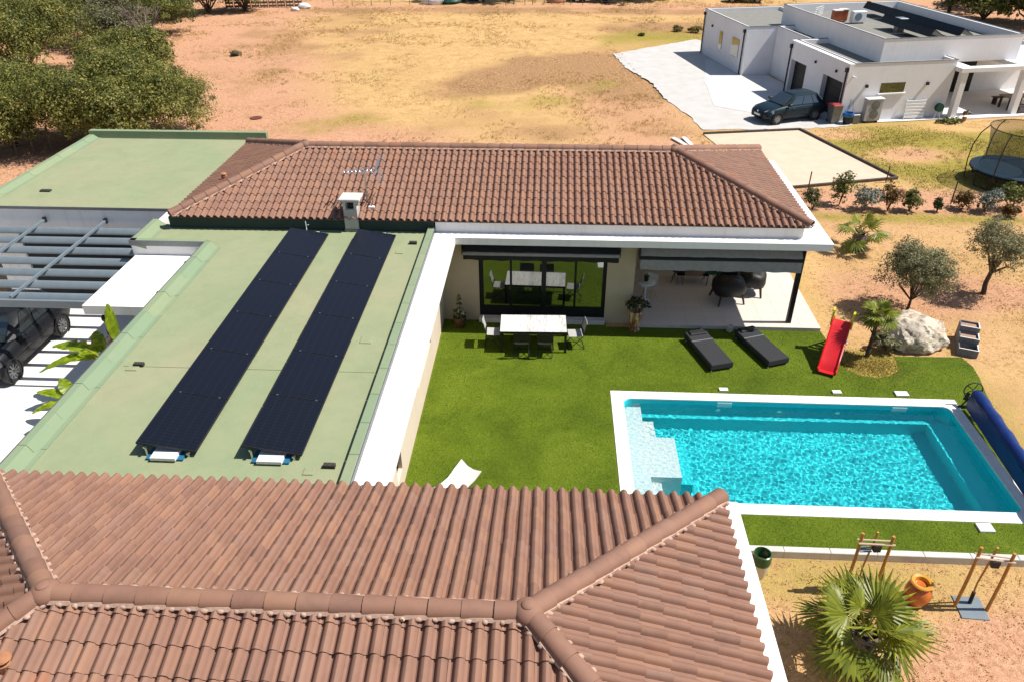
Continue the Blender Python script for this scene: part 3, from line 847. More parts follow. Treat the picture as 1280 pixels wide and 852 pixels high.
# ------------------------------------------------------------------ tiled roofs
TW, TL = .21, .365
PROF = [(0,.022),(.035,.002),(.07,.016),(.082,.052),(.106,.082),(.138,.093),(.170,.082),(.194,.052),(.211,.016),(.219,.010)]
def tile_arrays():
    V = []; n = len(PROF)
    for b, dz in ((-.02, .030), (TL+.03, .004)):
        for a, h in PROF: V.append((a, b, h+dz))
    for a, h in PROF: V.append((a, -.02, h+.030-.017))
    F = [(k, k+1, n+k+1, n+k) for k in range(n-1)] + [(2*n+k, 2*n+k+1, k+1, k) for k in range(n-1)]
    return np.array(V), F
TV, TF = tile_arrays()
tile_me = bpy.data.meshes.new('roof_tile')
tile_me.from_pydata(TV.tolist(), [], TF); tile_me.materials.append(MT['tile']); shade(tile_me, 35)
class Slope:
    def __init__(s, p0, e, up, W, L, planes):
        s.p0 = Vector(p0); s.e = Vector(e); s.s = Vector(up).normalized(); s.n = s.e.cross(s.s).normalized(); s.W = W; s.L = L; s.pl = planes
        s.m = basis(s.p0, s.e, s.s, s.n)
        s.tiles = []
        for j in range(int(math.ceil(L/TL))):
            for i in range(int(W/TW)+1):
                c = s.m @ Vector((i*TW+TW/2, j*TL+TL/2, .04))
                d = min([(c-Vector(q)).dot(Vector(k)) for q, k in planes] + [9])
                if d > -.24 and i*TW < W: s.tiles.append((i, j, d, c))
def roof(name, zx0, zx1, y0, y1, rx0, rx1, rz, indiv_from=None):
    """hip roof: eaves x zx0..zx1, y y0..y1 at EZ, ridge rx0..rx1 at rz"""
    ym = (y0+y1)/2
    A = Vector((rx0,ym,rz)); B = Vector((rx1,ym,rz))
    C = [Vector((zx0,y0,EZ)), Vector((zx1,y0,EZ)), Vector((zx1,y1,EZ)), Vector((zx0,y1,EZ))]
    dk_ = MB(); dk_.add([*C, A, B], [(0,1,5,4),(1,2,5),(2,3,4,5),(3,0,4)])
    dk_.xf(Matrix.Translation((0,0,-.03)))
    deck = wparent(dk_.build(name, MT['mortar']), villa)
    def hipn(a, b, side):
        d = (b-a); d.z = 0; n = Vector((-d.y, d.x, 0)).normalized(); n = n if n.dot(side) > 0 else -n
        return (a, n)
    N, S_, E_, W_ = Vector((0,1,0)), Vector((0,-1,0)), Vector((1,0,0)), Vector((-1,0,0))
    sl = []
    rise = rz-EZ; hy = (y1-y0)/2
    def mk(c0, c1, inw, ridge_a, ridge_b, run):
        e = (c1-c0).normalized(); up = (inw*run+Vector((0,0,rise)))
        pl = [hipn(c0, ridge_a, (c0+c1)/2-c0), hipn(c1, ridge_b, (c0+c1)/2-c1)]
        top = ridge_a if (ridge_a-ridge_b).length > .01 else ridge_a
        pl.append((top - inw*.02, -inw))
        return Slope(c0 - inw*.03 - Vector((0,0,.0)), e, up, (c1-c0).length, up.length, pl)
    sl.append(mk(C[0], C[1], N, A, B, hy))
    sl.append(mk(C[1], C[2], W_, B, B, zx1-rx1))
    sl.append(mk(C[2], C[3], S_, B, A, hy))
    sl.append(mk(C[3], C[0], E_, A, A, rx0-zx0))
    return deck, sl, A, B, C
near_deck, near_sl, nA, nB, nC = roof('tiled_roof', -9.70, 3.0, 3.0, 9.57, -6.40, -.14, 4.70)
far_deck, far_sl, fA, fB, fC = roof('tiled_roof', -11.47, 7.68, 21.02, 28.04, -8.15, 4.06, 4.72)
cand = []
for s_ in near_sl:
    for t in s_.tiles:
        if inframe(t[3], 0): cand.append(((t[3]-CAM_P).length, s_, t))
cand.sort(key=lambda c: c[0])
chosen = set()
for d_, s_, t in cand[:300]: chosen.add((id(s_), t[0], t[1]))
def add_tiles(deck, slopes):
    V = []; F = []; T = []; nv = 0
    bm = bmesh.new(); lay = bm.faces.layers.float.new('tint')
    def clipbm(b, s_):
        for q, k in s_.pl:
            bmesh.ops.bisect_plane(b, geom=b.verts[:]+b.edges[:]+b.faces[:], plane_co=q, plane_no=-k, clear_outer=True, dist=1e-5)
    for s_ in slopes:
        sub = bmesh.new(); sl2 = sub.faces.layers.float.new('tint')
        for (i, j, d, c) in s_.tiles:
            m = s_.m @ Matrix.Translation((i*TW+random.gauss(0,.0022), j*TL+random.gauss(0,.004), random.gauss(0,.0022))) @ Matrix.Rotation(random.gauss(0,.008), 4, 'Z')
            if (id(s_), i, j) in chosen:
                if d > .24:
                    o = link('roof_tile', tile_me, deck); o.matrix_basis = m
                else:
                    b = bmesh.new(); b.from_mesh(tile_me); b.transform(m); clipbm(b, s_)
                    if len(b.faces):
                        me = bpy.data.meshes.new('roof_tile'); b.to_mesh(me); me.materials.append(MT['tile'])
                        me.materials.pop() if len(me.materials) > 1 else None
                        shade(me, 35); link('roof_tile', me, deck)
                    b.free()
                continue
            P = [sub.verts.new(m @ Vector(v)) for v in TV]
            tv = random.random()
            for f in TF:
                q = sub.faces.new([P[x] for x in f]); q[sl2] = tv; q.smooth = True
        clipbm(sub, s_)
        me = bpy.data.meshes.new('tmp'); sub.to_mesh(me); sub.free(); bm.from_mesh(me); bpy.data.meshes.remove(me)
    me = bpy.data.meshes.new('roof_tiles'); bm.to_mesh(me); bm.free(); me.materials.append(MT['tile']); me.set_sharp_from_angle(angle=R(35))
    o = link('roof_tiles', me, deck); o['kind'] = 'stuff'
add_tiles(near_deck, near_sl)
add_tiles(far_deck, far_sl)
# ridge and hip caps
def cap_mesh(L=.43, r0=.150, r1=.132, n=9, flat=.92):
    V = []; F = []
    for x, r in ((0, r0), (.03, r0), (L, r1)):
        for k in range(n):
            a = -.25+(PI+.5)*k/(n-1); V.append((x, r*math.cos(a), r*flat*math.sin(a)))
    for i in range(2):
        for k in range(n-1): F.append((i*n+k, i*n+k+1, (i+1)*n+k+1, (i+1)*n+k))
    for k in range(n):
        x, y, z = V[k]; V.append((x, y*.86, z*.84))
    for k in range(n-1): F.append((k+1, k, 3*n+k, 3*n+k+1))
    me = bpy.data.meshes.new('ridge_tile'); me.from_pydata(V, [], F); me.materials.append(MT['tile']); fix_normals(me); shade(me, 35)
    return me
cap_me = cap_mesh()
def caps(deck, P, Q, lift=.035, off=0.0):
    P = Vector(P)+Vector((0,0,lift)); Q = Vector(Q)+Vector((0,0,lift)); d = Q-P; L = d.length-off; d.normalize()
    P = P+d*off
    y = Vector((0,0,1)).cross(d).normalized(); z = d.cross(y)
    n = max(1, round(L/.405)); st = L/n
    for i in range(n):
        o = link('ridge_tile', cap_me, deck)
        jit = Matrix.Rotation(random.gauss(0,.012), 4, 'Y') @ Matrix.Rotation(random.gauss(0,.012), 4, 'Z')
        o.matrix_basis = basis(P+d*(i*st), d, y, z) @ jit
    return d
def mortar(deck, P, Q, wid=.145, lift=.045, step=.21):
    P = Vector(P); Q = Vector(Q); d = (Q-P); L = d.length; d.normalize()
    side = Vector((0,0,1)).cross(d).normalized()
    m_ = MB(); rr = random.Random(int(P.x*100))
    for sg in (-1, 1):
        x = .05
        while x < L:
            c = P+d*x+side*sg*(wid-.02+rr.uniform(-.008,.012))+Vector((0,0,lift-.035))
            m_.ball(c, (.062*rr.uniform(.7,1.1), .04, .036), 6, 4, .35, rr.randrange(9999)); x += step*rr.uniform(.96,1.04)
        a = P+side*sg*(wid-.05); b = Q+side*sg*(wid-.05)
        m_.tube([a+Vector((0,0,lift-.03)), b+Vector((0,0,lift-.03))], .045, 5)
    m_.build('ridge_mortar', MT['mortar'], deck, smooth=60)
for deck, A, B, C in ((near_deck, nA, nB, nC), (far_deck, fA, fB, fC)):
    caps(deck, A, B, .075)
    mortar(deck, A, B, .175, .095 if deck is near_deck else .075)
    for R_, cs in ((A, (0, 3)), (B, (1, 2))):
        for k in cs:
            end = C[k]+(C[k]-R_).normalized()*.03
            caps(deck, end, R_, .10); mortar(deck, C[k], R_, .17, .10 if deck is near_deck else .085)
        MB().ball(R_+Vector((0,0,.09)), (.20,.20,.155), 18, 10).lathe([(.085,0),(.07,.02),(.02,.026)], 12, (R_.x, R_.y, R_.z+.238)).build('ridge_junction', MT['tile'], deck, smooth=60)
# terracotta roof vents
for deck, x, y, z in ((near_deck, -6.5, 5.43, 4.44), (far_deck, -10.62, 23.35, 4.0)):
    v_ = MB(); v_.lathe([(.10,-.12),(.09,.10),(.10,.12)], 14, (x,y,z)); v_.lathe([(.04,.12),(.04,.17)], 8, (x,y,z)); v_.lathe([(.085,.165),(.10,.185),(.085,.21),(.02,.225)], 14, (x,y,z))
    v_.build('roof_vent', MT['terracotta'], deck, smooth=40)
# chimney
ch = wparent(MB().box(-6.13, 20.98, FZ, -5.72, 21.36, 4.0).build('chimney', M('grey chimney render', (.50,.47,.42), (.43,.40,.36), 4, .9, .3, 70)), villa)
ccol = MT['concrete']
for x0, y0 in ((-6.13,20.98),(-5.80,20.98),(-6.13,21.28),(-5.80,21.28)): MB().box(x0, y0, 4.0, x0+.08, y0+.08, 4.27).build('chimney_post', ccol, ch)
MB().cbox(-6.22, 20.88, 4.27, -5.60, 21.46, 4.36, .02).build('chimney_cap', ccol, ch)
MB().lathe([(.11,0),(.11,.16),(.09,.17),(.09,.02),(.02,.01)], 14, (-5.93,21.17,4.0)).build('flue', MT['black'], ch, smooth=40)
MB().box(-6.15, 20.96, FZ, -5.70, 21.38, FZ+.09).build('chimney_flashing', MT['metal_edge'], ch)
# ------------------------------------------------------------------ pergola over the cars
pg = thing('pergola', 'blue grey aluminium pergola of horizontal louvres over the driveway', 'pergola', (-15.5,17.2,0))
def gp(mb, name, mat=None, smooth=False): return wparent(mb.build(name, mat or MT['grey_metal'], None, smooth), pg)
gp(MB().cbox(-22.0, 17.16, 2.62, -12.14, 17.24, 2.84, .008), 'front_beam')
for y in (17.55, 18.25, 18.97, 19.70, 20.42, 21.14, 21.86):
    m_ = Matrix.Translation((0,y,2.74)) @ Matrix.Rotation(R(48), 4, 'X')
    P = [(0.118*math.cos(a), .035*math.sin(a)) for a in np.linspace(0, 2*PI, 15)[:-1]]
    x1 = -12.14 if y < 19.6 else -12.24
    gp(MB().loft([[m_ @ Vector((-22.0,py,pz)) for py,pz in P], [m_ @ Vector((x1,py,pz)) for py,pz in P]]), 'louvre', None, 50)
for x in (-14.45, -16.5, -18.6, -20.7):
    gp(MB().cbox(x-.03, 17.25, 2.84, x+.03, 22.39, 2.92, .006), 'rafter')
    gp(MB().box(x-.045, 22.33, 2.80, x+.045, 22.415, 2.97), 'bracket', MT['black'])
gp(MB().cbox(-21.9, 17.15, 0.02, -21.8, 17.25, 2.62, .005), 'post')

# ------------------------------------------------------------------ solar panels
PW, PL_ = 1.13, 1.62
pan_cells = MB().box(-PW/2+.012, .012, .032, PW/2-.012, PL_-.012, .040).mesh('cell_glass', MT['solar'])
f_ = MB(); f_.box(-PW/2, 0, 0, -PW/2+.012, PL_, .042); f_.box(PW/2-.012, 0, 0, PW/2, PL_, .042); f_.box(-PW/2+.012, 0, 0, PW/2-.012, .012, .042); f_.box(-PW/2+.012, PL_-.012, 0, PW/2-.012, PL_, .042)
pan_frame = f_.mesh('panel_frame', MT['black'])
pan_back = MB().box(-PW/2+.012, .012, .024, PW/2-.012, PL_-.012, .030).mesh('backsheet', MT['black'])
clamp = MB().box(-.02, -.02, .03, .02, .02, .055).mesh('clamp', MT['chrome'])
ords = ['nearest', 'second', 'third', 'fourth', 'fifth', 'farthest']
TILT = 9.0
for r0, (xc, rn) in enumerate(((-7.08, 'left'), (-5.06, 'right'))):
    for k in range(6):
        lab = ('%s solar panel of the %s row on the green roof' % (ords[k], rn)) if k in (0, 5) else ('%s solar panel from the near end of the %s row' % (ords[k], rn))
        y0 = 10.66+k*1.642
        t = thing('solar_panel', lab, 'solar panel', (xc,y0,0), 0, 'solar panels in two rows')
        t.matrix_basis = Matrix.Translation((xc, y0, FZ+.20)) @ Matrix.Rotation(R(TILT), 4, 'Y')
        for me in (pan_cells, pan_frame, pan_back): link(me.name, me, t)
        if k:
            for dx in (-.40, .40):
                o = link('clamp', clamp, t); o.location = (dx, -.011, .0)
for r0, (xc, rn) in enumerate(((-7.08, 'left'), (-5.06, 'right'))):
    for y, wn in ((10.48, 'near'), (20.26, 'far')):
        t = thing('ballast_slab', 'white ballast slab at the %s end of the %s solar panel row' % (wn, rn), 'slab', (xc-.02,y,FZ+.03), 0, 'ballast slabs under the solar panels')
        MB().cbox(-.24, 0, .02, .24, .45, .09, .01).build('slab', MT['plastic_white'], t)
        bl = M('blue protective mat', (.01,.13,.24), (.01,.10,.20), 6, .7) if 'bluemat' not in MT else MT['bluemat']; MT['bluemat'] = bl
        MB().box(-.36, .05, 0, .36, .55, .018).build('mat', bl, t)
    for k in range(2):
        dxs = (-.40, .40)[k]
        t = thing('mounting_rail', '%s mounting rail under the %s row of solar panels' % (('west','east')[k], rn), 'rail', (xc+dxs,10.6,FZ), 0, 'solar mounting rails')
        zz = .20-dxs*math.tan(R(TILT))
        MB().box(-.02, 0.02, zz-.05, .02, 9.8, zz-.008).build('rail', MT['chrome'], t)
        for j in range(7): MB().box(-.02, .06+j*1.6, .008, .02, .1+j*1.6, zz-.05).build('foot', MT['chrome'], t)

# ------------------------------------------------------------------ antenna and cable box behind the chimney
an = thing('tv_antenna', 'grey television antenna on a mast behind the chimney', 'antenna', (-5.56,21.75,3.85))
MB().tube([(0,0,-.1),(0,0,1.15)], .026, 6).build('mast', MT['chrome'], an)
MB().tube([(-.62,-.1,1.08),(.42,.12,1.08)], .016, 5).build('boom', MT['chrome'], an)
for k in range(9):
    u = -.58+k*.11; L = .20+.015*k; yy = -.1+.22*(u+.62)/1.04
    MB().tube([(u,yy-L,1.08),(u,yy+L,1.08)], .016, 4).build('element', MT['chrome'], an)
g_ = MB()
for s in (-1, 1):
    for k in range(5): g_.tube([(.36+.03*k,-.26,1.08+s*(.05+.08*k)),(.36+.03*k,.44,1.08+s*(.05+.08*k))], .011, 4)
g_.build('reflector', MT['chrome'], an)
jb = thing('junction_box', 'small white junction box on the tiles beside the chimney', 'box', (-5.38,21.45,3.80)); MB().cbox(-.09, -.06, 0, .09, .06, .13, .01).build('box', MT['plastic_white'], jb)
MB().tube([(0,0,.13),(.05,.05,.3),(.0,.2,.32)], .01, 5).build('cable', MT['black'], jb)
lm = thing('lamp_bracket', 'thin white rod standing on the flat roof below the eave', 'rod', (-7.25,20.75,FZ))
MB().tube([(0,0,0),(0,0,.42)], .012, 6).tube([(0,0,.28),(.09,-.03,.33)], .01, 6).build('rod', MT['plastic_white'], lm)

# ------------------------------------------------------------------ awnings
def awning(label, x0, x1, y, z0, z1, drop, cloth=None, barm=None):
    cloth = cloth or MT['awning']; barm = barm or MT['anthracite']
    t = thing('awning', label, 'awning', ((x0+x1)/2, WY, z0), 0, 'retracted awnings')
    L = (x1-x0)/2
    h = z1-z0
    MB().cbox(-L, -.20, h-.12, L, -.01, h, .03).build('cassette', MT['anthracite'], t)
    rg = []
    rr = random.Random(3)
    n = 24
    for i in range(n+1):
        x = -L+.03+(2*L-.06)*i/n; s = .012*math.sin(i*1.3)+rr.uniform(-.006,.006)
        rg.append([(x,-.20,h-.07),(x,-.34+s,h-.20+s*.5),(x,-.36+s,h-.26),(x,-.30,h-.24+s),(x,-.20,h-.14)])
    MB().loft(rg).build('rolled_cloth', cloth, t, 30)
    MB().cbox(-L, -.40, h-.36, L, -.32, h-.265, .02).build('front_bar', barm, t)
    rg = []
    for i in range(n*2+1):
        x = -L+.02+(2*L-.04)*i/(2*n); s = .018*math.sin(i*.9)+.01*math.sin(i*.37+1)
        rg.append([(x,-.385+s*.2,h-.345),(x,-.39+s,h-.345-drop*.5),(x,-.385+s*1.4,h-.345-drop),(x,-.380+s*1.4,h-.345-drop),(x,-.383+s,h-.345-drop*.5),(x,-.375+s*.2,h-.345)])
    MB().loft(rg).build('valance', cloth, t, 50)
    for s in (-1, 1): MB().cbox(s*(L+.012)-.012, -.40, h-.36, s*(L+.012)+.012, -.005, h-.01, .01).build('end_cap', MT['anthracite'], t)
awning('dark retracted awning above the sliding glass doors', -2.62, 2.2, WY, 2.40, 2.90, .18, MT['anthracite'], MT['awning'])
awning('grey retracted awning with hanging valance above the covered terrace', 2.82, 7.72, WY, 2.22, 2.86, .36)

# ------------------------------------------------------------------ dining table and chairs
tb_wood = M('whitewashed plank', (.62,.58,.55), (.40,.36,.33), 9, .7, .2, 50)
def plank_mat():
    m, n, l, bs = nodes('whitewashed grain')
    v = coord(n); mp = n.new('ShaderNodeMapping'); mp.inputs['Scale'].default_value = (9, 1.2, 9); l.new(v, mp.inputs[0])
    oi = n.new('ShaderNodeObjectInfo').outputs['Random']
    f = noise(n, l, 3, 6, .7, .6, mp.outputs[0])
    c = ramp(n, l, math_(n, l, 'ADD', f, math_(n, l, 'MULTIPLY', oi, .10)), [(.38, (.36,.34,.33)), (.5, (.56,.54,.53)), (.62, (.70,.68,.67))])
    l.new(c, bs.inputs['Base Color']); bs.inputs['Roughness'].default_value = .6
    return m
pm = plank_mat()
dt = thing('dining_table', 'long dining table with whitewashed plank top on the lawn by the glass doors', 'table', (-.385,20.06,.012), R(1.5))
for i in range(10):
    MB().cbox(-1.01+i*.202+.0015, -.5, .715, -1.01+(i+1)*.202-.0015, .5, .745, .003).build('plank', pm, dt)
a_ = MB(); a_.box(-1.01, -.515, .68, 1.01, -.5, .745); a_.box(-1.01, .5, .68, 1.01, .515, .745); a_.box(-1.025, -.515, .68, -1.01, .515, .745); a_.box(1.01, -.515, .68, 1.025, .515, .745)
a_.build('table_frame', MT['black'], dt)
for sx in (-1, 1):
    for sy in (-1, 1): MB().cbox(sx*.98-.035, sy*.47-.035, 0, sx*.98+.035, sy*.47+.035, .70, .004).build('leg', MT['black'], dt)
def folding_chair(label, loc, rz, fab, group='folding garden chairs at the dining table'):
    t = thing('folding_chair', label, 'chair', loc, rz, group)     # faces +y
    fr_ = MT['grey_metal'] if fab is MT['awning'] or fab is MT['plastic_white'] else MT['black']
    for s in (-1, 1):
        MB().tube([(s*.24,.24,0),(s*.24,-.20,.46),(s*.235,-.30,.88)], .012, 6).build('back_leg', fr_, t)
        MB().tube([(s*.215,-.26,0),(s*.215,.22,.44)], .012, 6).build('front_leg', fr_, t)
    MB().tube([(-.24,.24,.012),(.24,.24,.012)], .010, 6).build('stretcher', fr_, t)
    MB().tube([(-.215,-.26,.012),(.215,-.26,.012)], .010, 6).build('stretcher', fr_, t)
    rg = [[(-.22,y,z),(-.11,y,z-.015),(0,y,z-.022),(.11,y,z-.015),(.22,y,z),(.22,y,z+.012),(0,y,z-.008),(-.22,y,z+.012)] for y, z in ((-.20,.455),(0,.445),(.23,.455))]
    MB().loft(rg).build('seat', fab, t, 40)
    rg = [[(-.235,y,z),(0,y-.025,z),(.235,y,z),(.235,y-.012,z),(0,y-.037,z),(-.235,y-.012,z)] for y, z in ((-.225,.56),(-.265,.72),(-.30,.89))]
    MB().loft(rg).build('backrest', fab, t, 40)
    return t
LG = M('light grey sling', (.42,.41,.40), (.36,.35,.34), 9, .8)
folding_chair('folding chair with pale fabric back at the left end of the dining table', (-1.62,20.0,.012), -PI/2+.05, LG)
folding_chair('folding chair with pale fabric at the right end of the dining table', (.92,20.02,.012), PI/2+.12, LG)
folding_chair('dark folding chair on the near side of the table, left of the two', (-.72,19.5,.012), .03, MT['black'])
folding_chair('dark folding chair on the near side of the table, right of the two', (.0,19.52,.012), -.05, MT['black'])

# ------------------------------------------------------------------ planted pots by the wall
def leafcloud(blobs, size, g, flat=.0, tone=(0,1), aspect=.45):
    """blobs: (cx,cy,cz, rx,ry,rz, clumps, leaves per clump, clump radius)"""
    Cs = []; Ns = []; Ts = []
    for cx, cy, cz, rx, ry, rz, nc, nl, cr in blobs:
        d = g.normal(size=(nc,3)); d /= np.linalg.norm(d, axis=1)[:,None]
        d[:,2] = np.where(d[:,2] < -.45, -d[:,2], d[:,2])
        rad = g.uniform(.42, 1.16, nc)
        cc = np.array([cx,cy,cz]) + d*rad[:,None]*np.array([rx,ry,rz])
        tcl = g.uniform(-.34, .34, nc)
        for k in range(nc):
            m = max(3, int(nl*g.uniform(.5, 1.4)))
            q = g.normal(size=(m,3)); q /= np.linalg.norm(q, axis=1)[:,None]
            p = cc[k] + q*(g.random(m)**.45)[:,None]*cr*g.uniform(.4, 1.35)*np.array([1,1,.75])
            Cs.append(p); nn = q*.7 + d[k]*.5 + g.normal(0, .55, (m,3)); nn[:,2] += .35
            Ns.append(nn); Ts.append(np.clip(.45+tcl[k]+g.normal(0, .17, m), 0, 1))
    C = np.concatenate(Cs); N = np.concatenate(Ns); T = np.concatenate(Ts)
    N /= np.linalg.norm(N, axis=1)[:,None]
    n = len(C)
    r = g.normal(size=(n,3)); U = np.cross(N, r); U /= np.linalg.norm(U, axis=1)[:,None]; W = np.cross(N, U)
    s = size*g.uniform(.6, 1.35, n)[:,None]
    V = np.stack([C-U*s, C+W*s*aspect-N*s*.12, C+U*s, C-W*s*aspect-N*s*.12], 1).reshape(-1,3)
    return V, np.arange(4*n).reshape(n,4), tone[0]+T*(tone[1]-tone[0])
def foliage(name, blobs, size, mat, parent, seed=0, **k):
    V, F, T = leafcloud(blobs, size, np.random.default_rng(seed), **k)
    return npmesh(name, V, F, mat, T, parent)
soil = M('potting soil', (.03,.02,.013), (.05,.035,.022), 20, .95)
def pot(label, loc, prof, mat, cat='pot', name='plant_pot', n=20):
    t = thing(name, label, cat, loc)
    MB().lathe(prof, n).build('pot', mat, t, 40)
    r = prof[-1][0]
    return t
brownpot = M('brown glazed pot', (.10,.045,.03), (.06,.03,.02), 8, .35)
p1 = pot('brown flower pot with a tall flowering plant at the left of the glass doors', (-2.78,20.98,.012), [(.13,0),(.2,.18),(.22,.36),(.20,.38),(.18,.34)], brownpot, 'flower pot')
foliage('foliage', [(0,0,.52,.2,.2,.18,26,9,.08),(0,.0,.9,.10,.1,.3,16,7,.06)], .045, MT['shrub_leaf'], p1, 3)
foliage('flowers', [(.05,-.1,.6,.2,.15,.12,14,4,.03)], .03, LG, p1, 4)
MB().tube([(0,0,.3),(.02,0,.8),(-.02,.01,1.2)], .012, 5).build('stem', MT['bark'], p1)
def rustic():
    m, n, l, bs = nodes('rust and cream jar'); v = coord(n)
    mp = n.new('ShaderNodeMapping'); mp.inputs['Scale'].default_value = (7,7,1.1); l.new(v, mp.inputs[0])
    l.new(ramp(n, l, noise(n, l, 1.6, 5, .7, .6, mp.outputs[0]), [(.4, (.16,.05,.02)), (.5, (.34,.16,.07)), (.6, (.62,.52,.38))]), bs.inputs['Base Color'])
    bs.inputs['Roughness'].default_value = .5
    return m
p2 = pot('tall streaked brown and cream jar planted with a shrub beside the terrace', (2.84,21.06,.012), [(.17,0),(.17,.05),(.12,.08),(.15,.2),(.21,.5),(.22,.66),(.19,.70),(.17,.66)], rustic(), 'jar')
foliage('foliage', [(0,0,.92,.34,.3,.16,46,10,.09)], .055, MT['dark_leaf'], p2, 6)
MB().tube([(0,0,.6),(.0,0,.9)], .03, 5).build('stem', MT['bark'], p2)
p3 = pot('small square grey planter on the terrace edge between the loungers', (5.88,21.09,.012), [(.01,0),(.10,0),(.12,.22),(.10,.22),(.09,.16),(.0,.16)], MT['concrete'], 'planter', 'planter', 4)
dl = thing('spot_lamp', 'small dark garden spot lamp on the lawn behind the left lounger', 'lamp', (4.98,21.08,.012)); MB().lathe([(.09,0),(.11,.05),(.07,.08),(.02,.09)], 10).build('housing', MT['black'], dl, 40); MB().lathe([(.05,.0),(.045,.012)], 10, (0,0,.082)).build('lens', MT['chrome'], dl)

# ------------------------------------------------------------------ sun loungers
def lounger(label, loc, rz):
    t = thing('sun_lounger', label, 'sun lounger', loc, rz, 'sun loungers on the lawn')   # head at +y
    MB().cbox(-.35, -.90, .09, .35, .42, .26, .02).build('cushion', MT['dark_fabric'], t)
    m_ = Matrix.Translation((0,.43,.10)) @ Matrix.Rotation(R(4), 4, 'X')
    MB().cbox(-.35, 0, 0, .35, .52, .16, .02, m_).build('back_cushion', MT['dark_fabric'], t)
    MB().cbox(-.27, .28, .16, .27, .50, .22, .03, m_).build('head_pillow', MT['black'], t)
    MB().box(-.352, .415, .24, .352, .435, .272).build('seam_band', MT['awning'], t)
    MB().cbox(-.34, -.89, .05, .34, .93, .09, .01).build('frame', MT['black'], t)
    for sx in (-1, 1):
        for y in (-.86, .86): MB().tube([(sx*.31,y,0),(sx*.31,y,.06)], .022, 8).build('leg', MT['plastic_white'], t)
    return t
lounger('charcoal cushioned sun lounger on the lawn, left of the two', (4.96,19.70,.012), R(17))
lounger('charcoal cushioned sun lounger on the lawn, right of the two near the slide', (6.62,19.98,.012), R(21))

# ------------------------------------------------------------------ terrace furniture
TZ = .127
rt_ = thing('round_table', 'small white round table on a pedestal on the covered terrace', 'table', (3.32,22.75,TZ))
MB().lathe([(.30,.72),(.315,.73),(.315,.745),(.30,.755),(.02,.756)], 24).build('table_top', MT['plastic_white'], rt_, 40)
MB().tube([(0,0,.02),(0,0,.72)], .03, 8).build('pedestal', MT['plastic_white'], rt_); MB().lathe([(.2,0),(.2,.012),(.04,.03)], 18).build('foot', MT['plastic_white'], rt_, 40)
tp = thing('table_plant', 'small dark pot plant on the round white terrace table', 'plant', (3.32,22.78,TZ+.757)); MB().lathe([(.06,0),(.08,.1),(.07,.1)], 12).build('pot', MT['black'], tp, 40)
foliage('foliage', [(0,0,.15,.12,.12,.07,16,8,.05)], .03, MT['dark_leaf'], tp, 8)
def shell_chair(label, loc, rz, seatm, legm):
    t = thing('shell_chair', label, 'chair', loc, rz, 'shell chairs on the terrace')
    rg = []
    for k in range(9):
        u = k/8
        y = .2-.42*min(u*1.7, 1) - .10*max(0, u-.6)/.4; z = .44-.03*math.sin(min(u*1.7,1)*PI)+.36*max(0,(u-.52)/.48)**1.1
        wd = .20+.04*math.sin(u*PI)
        rg.append([Vector((wd*math.sin(a)*1.0, y, z+.07*(1-math.cos(a))*(1 if u<.6 else .4))) + Vector((0, .06*(1-math.cos(a)) if u>.5 else 0, 0)) for a in np.linspace(-1.3,1.3,9)] + [Vector((wd*math.sin(a), y-.008, z-.012+.07*(1-math.cos(a))*(1 if u<.6 else .4))) + Vector((0, .06*(1-math.cos(a)) if u>.5 else 0, 0)) for a in np.linspace(1.3,-1.3,9)])
    MB().loft(rg).build('seat_shell', seatm, t, 50)
    for sx in (-1, 1):
        for sy in (-1, 1): MB().tube([(sx*.22,sy*.22,0),(sx*.08,sy*.08-.02,.42)], [.009,.013], 6).build('leg', legm, t)
    return t
lw = M('pale beech leg', (.42,.27,.14), (.35,.22,.11), 9, .6)
GR = M('dark green plastic', (.008,.075,.05), (.008,.06,.04), 6, .5)
shell_chair('white shell chair with pale wooden legs by the round terrace table', (3.46,22.95,TZ), 2.6, MT['plastic_white'], lw)
shell_chair('black shell chair with thin metal legs under the awning', (4.62,24.2,TZ), 2.9, MT['black'], MT['black'])
shell_chair('dark green shell chair with thin metal legs under the awning', (5.74,24.12,TZ), 3.3, GR, MT['black'])
ct = thing('coffee_table', 'low glass coffee table with grey frame at the back of the terrace', 'table', (5.1,24.25,TZ))
MB().cbox(-.55, -.3, .36, .55, .3, .375, .004).build('glass_top', MT['pane'], ct)
for sx in (-1, 1):
    for sy in (-1, 1): MB().tube([(sx*.52,sy*.27,0),(sx*.52,sy*.27,.36)], .015, 6).build('leg', MT['grey_metal'], ct)
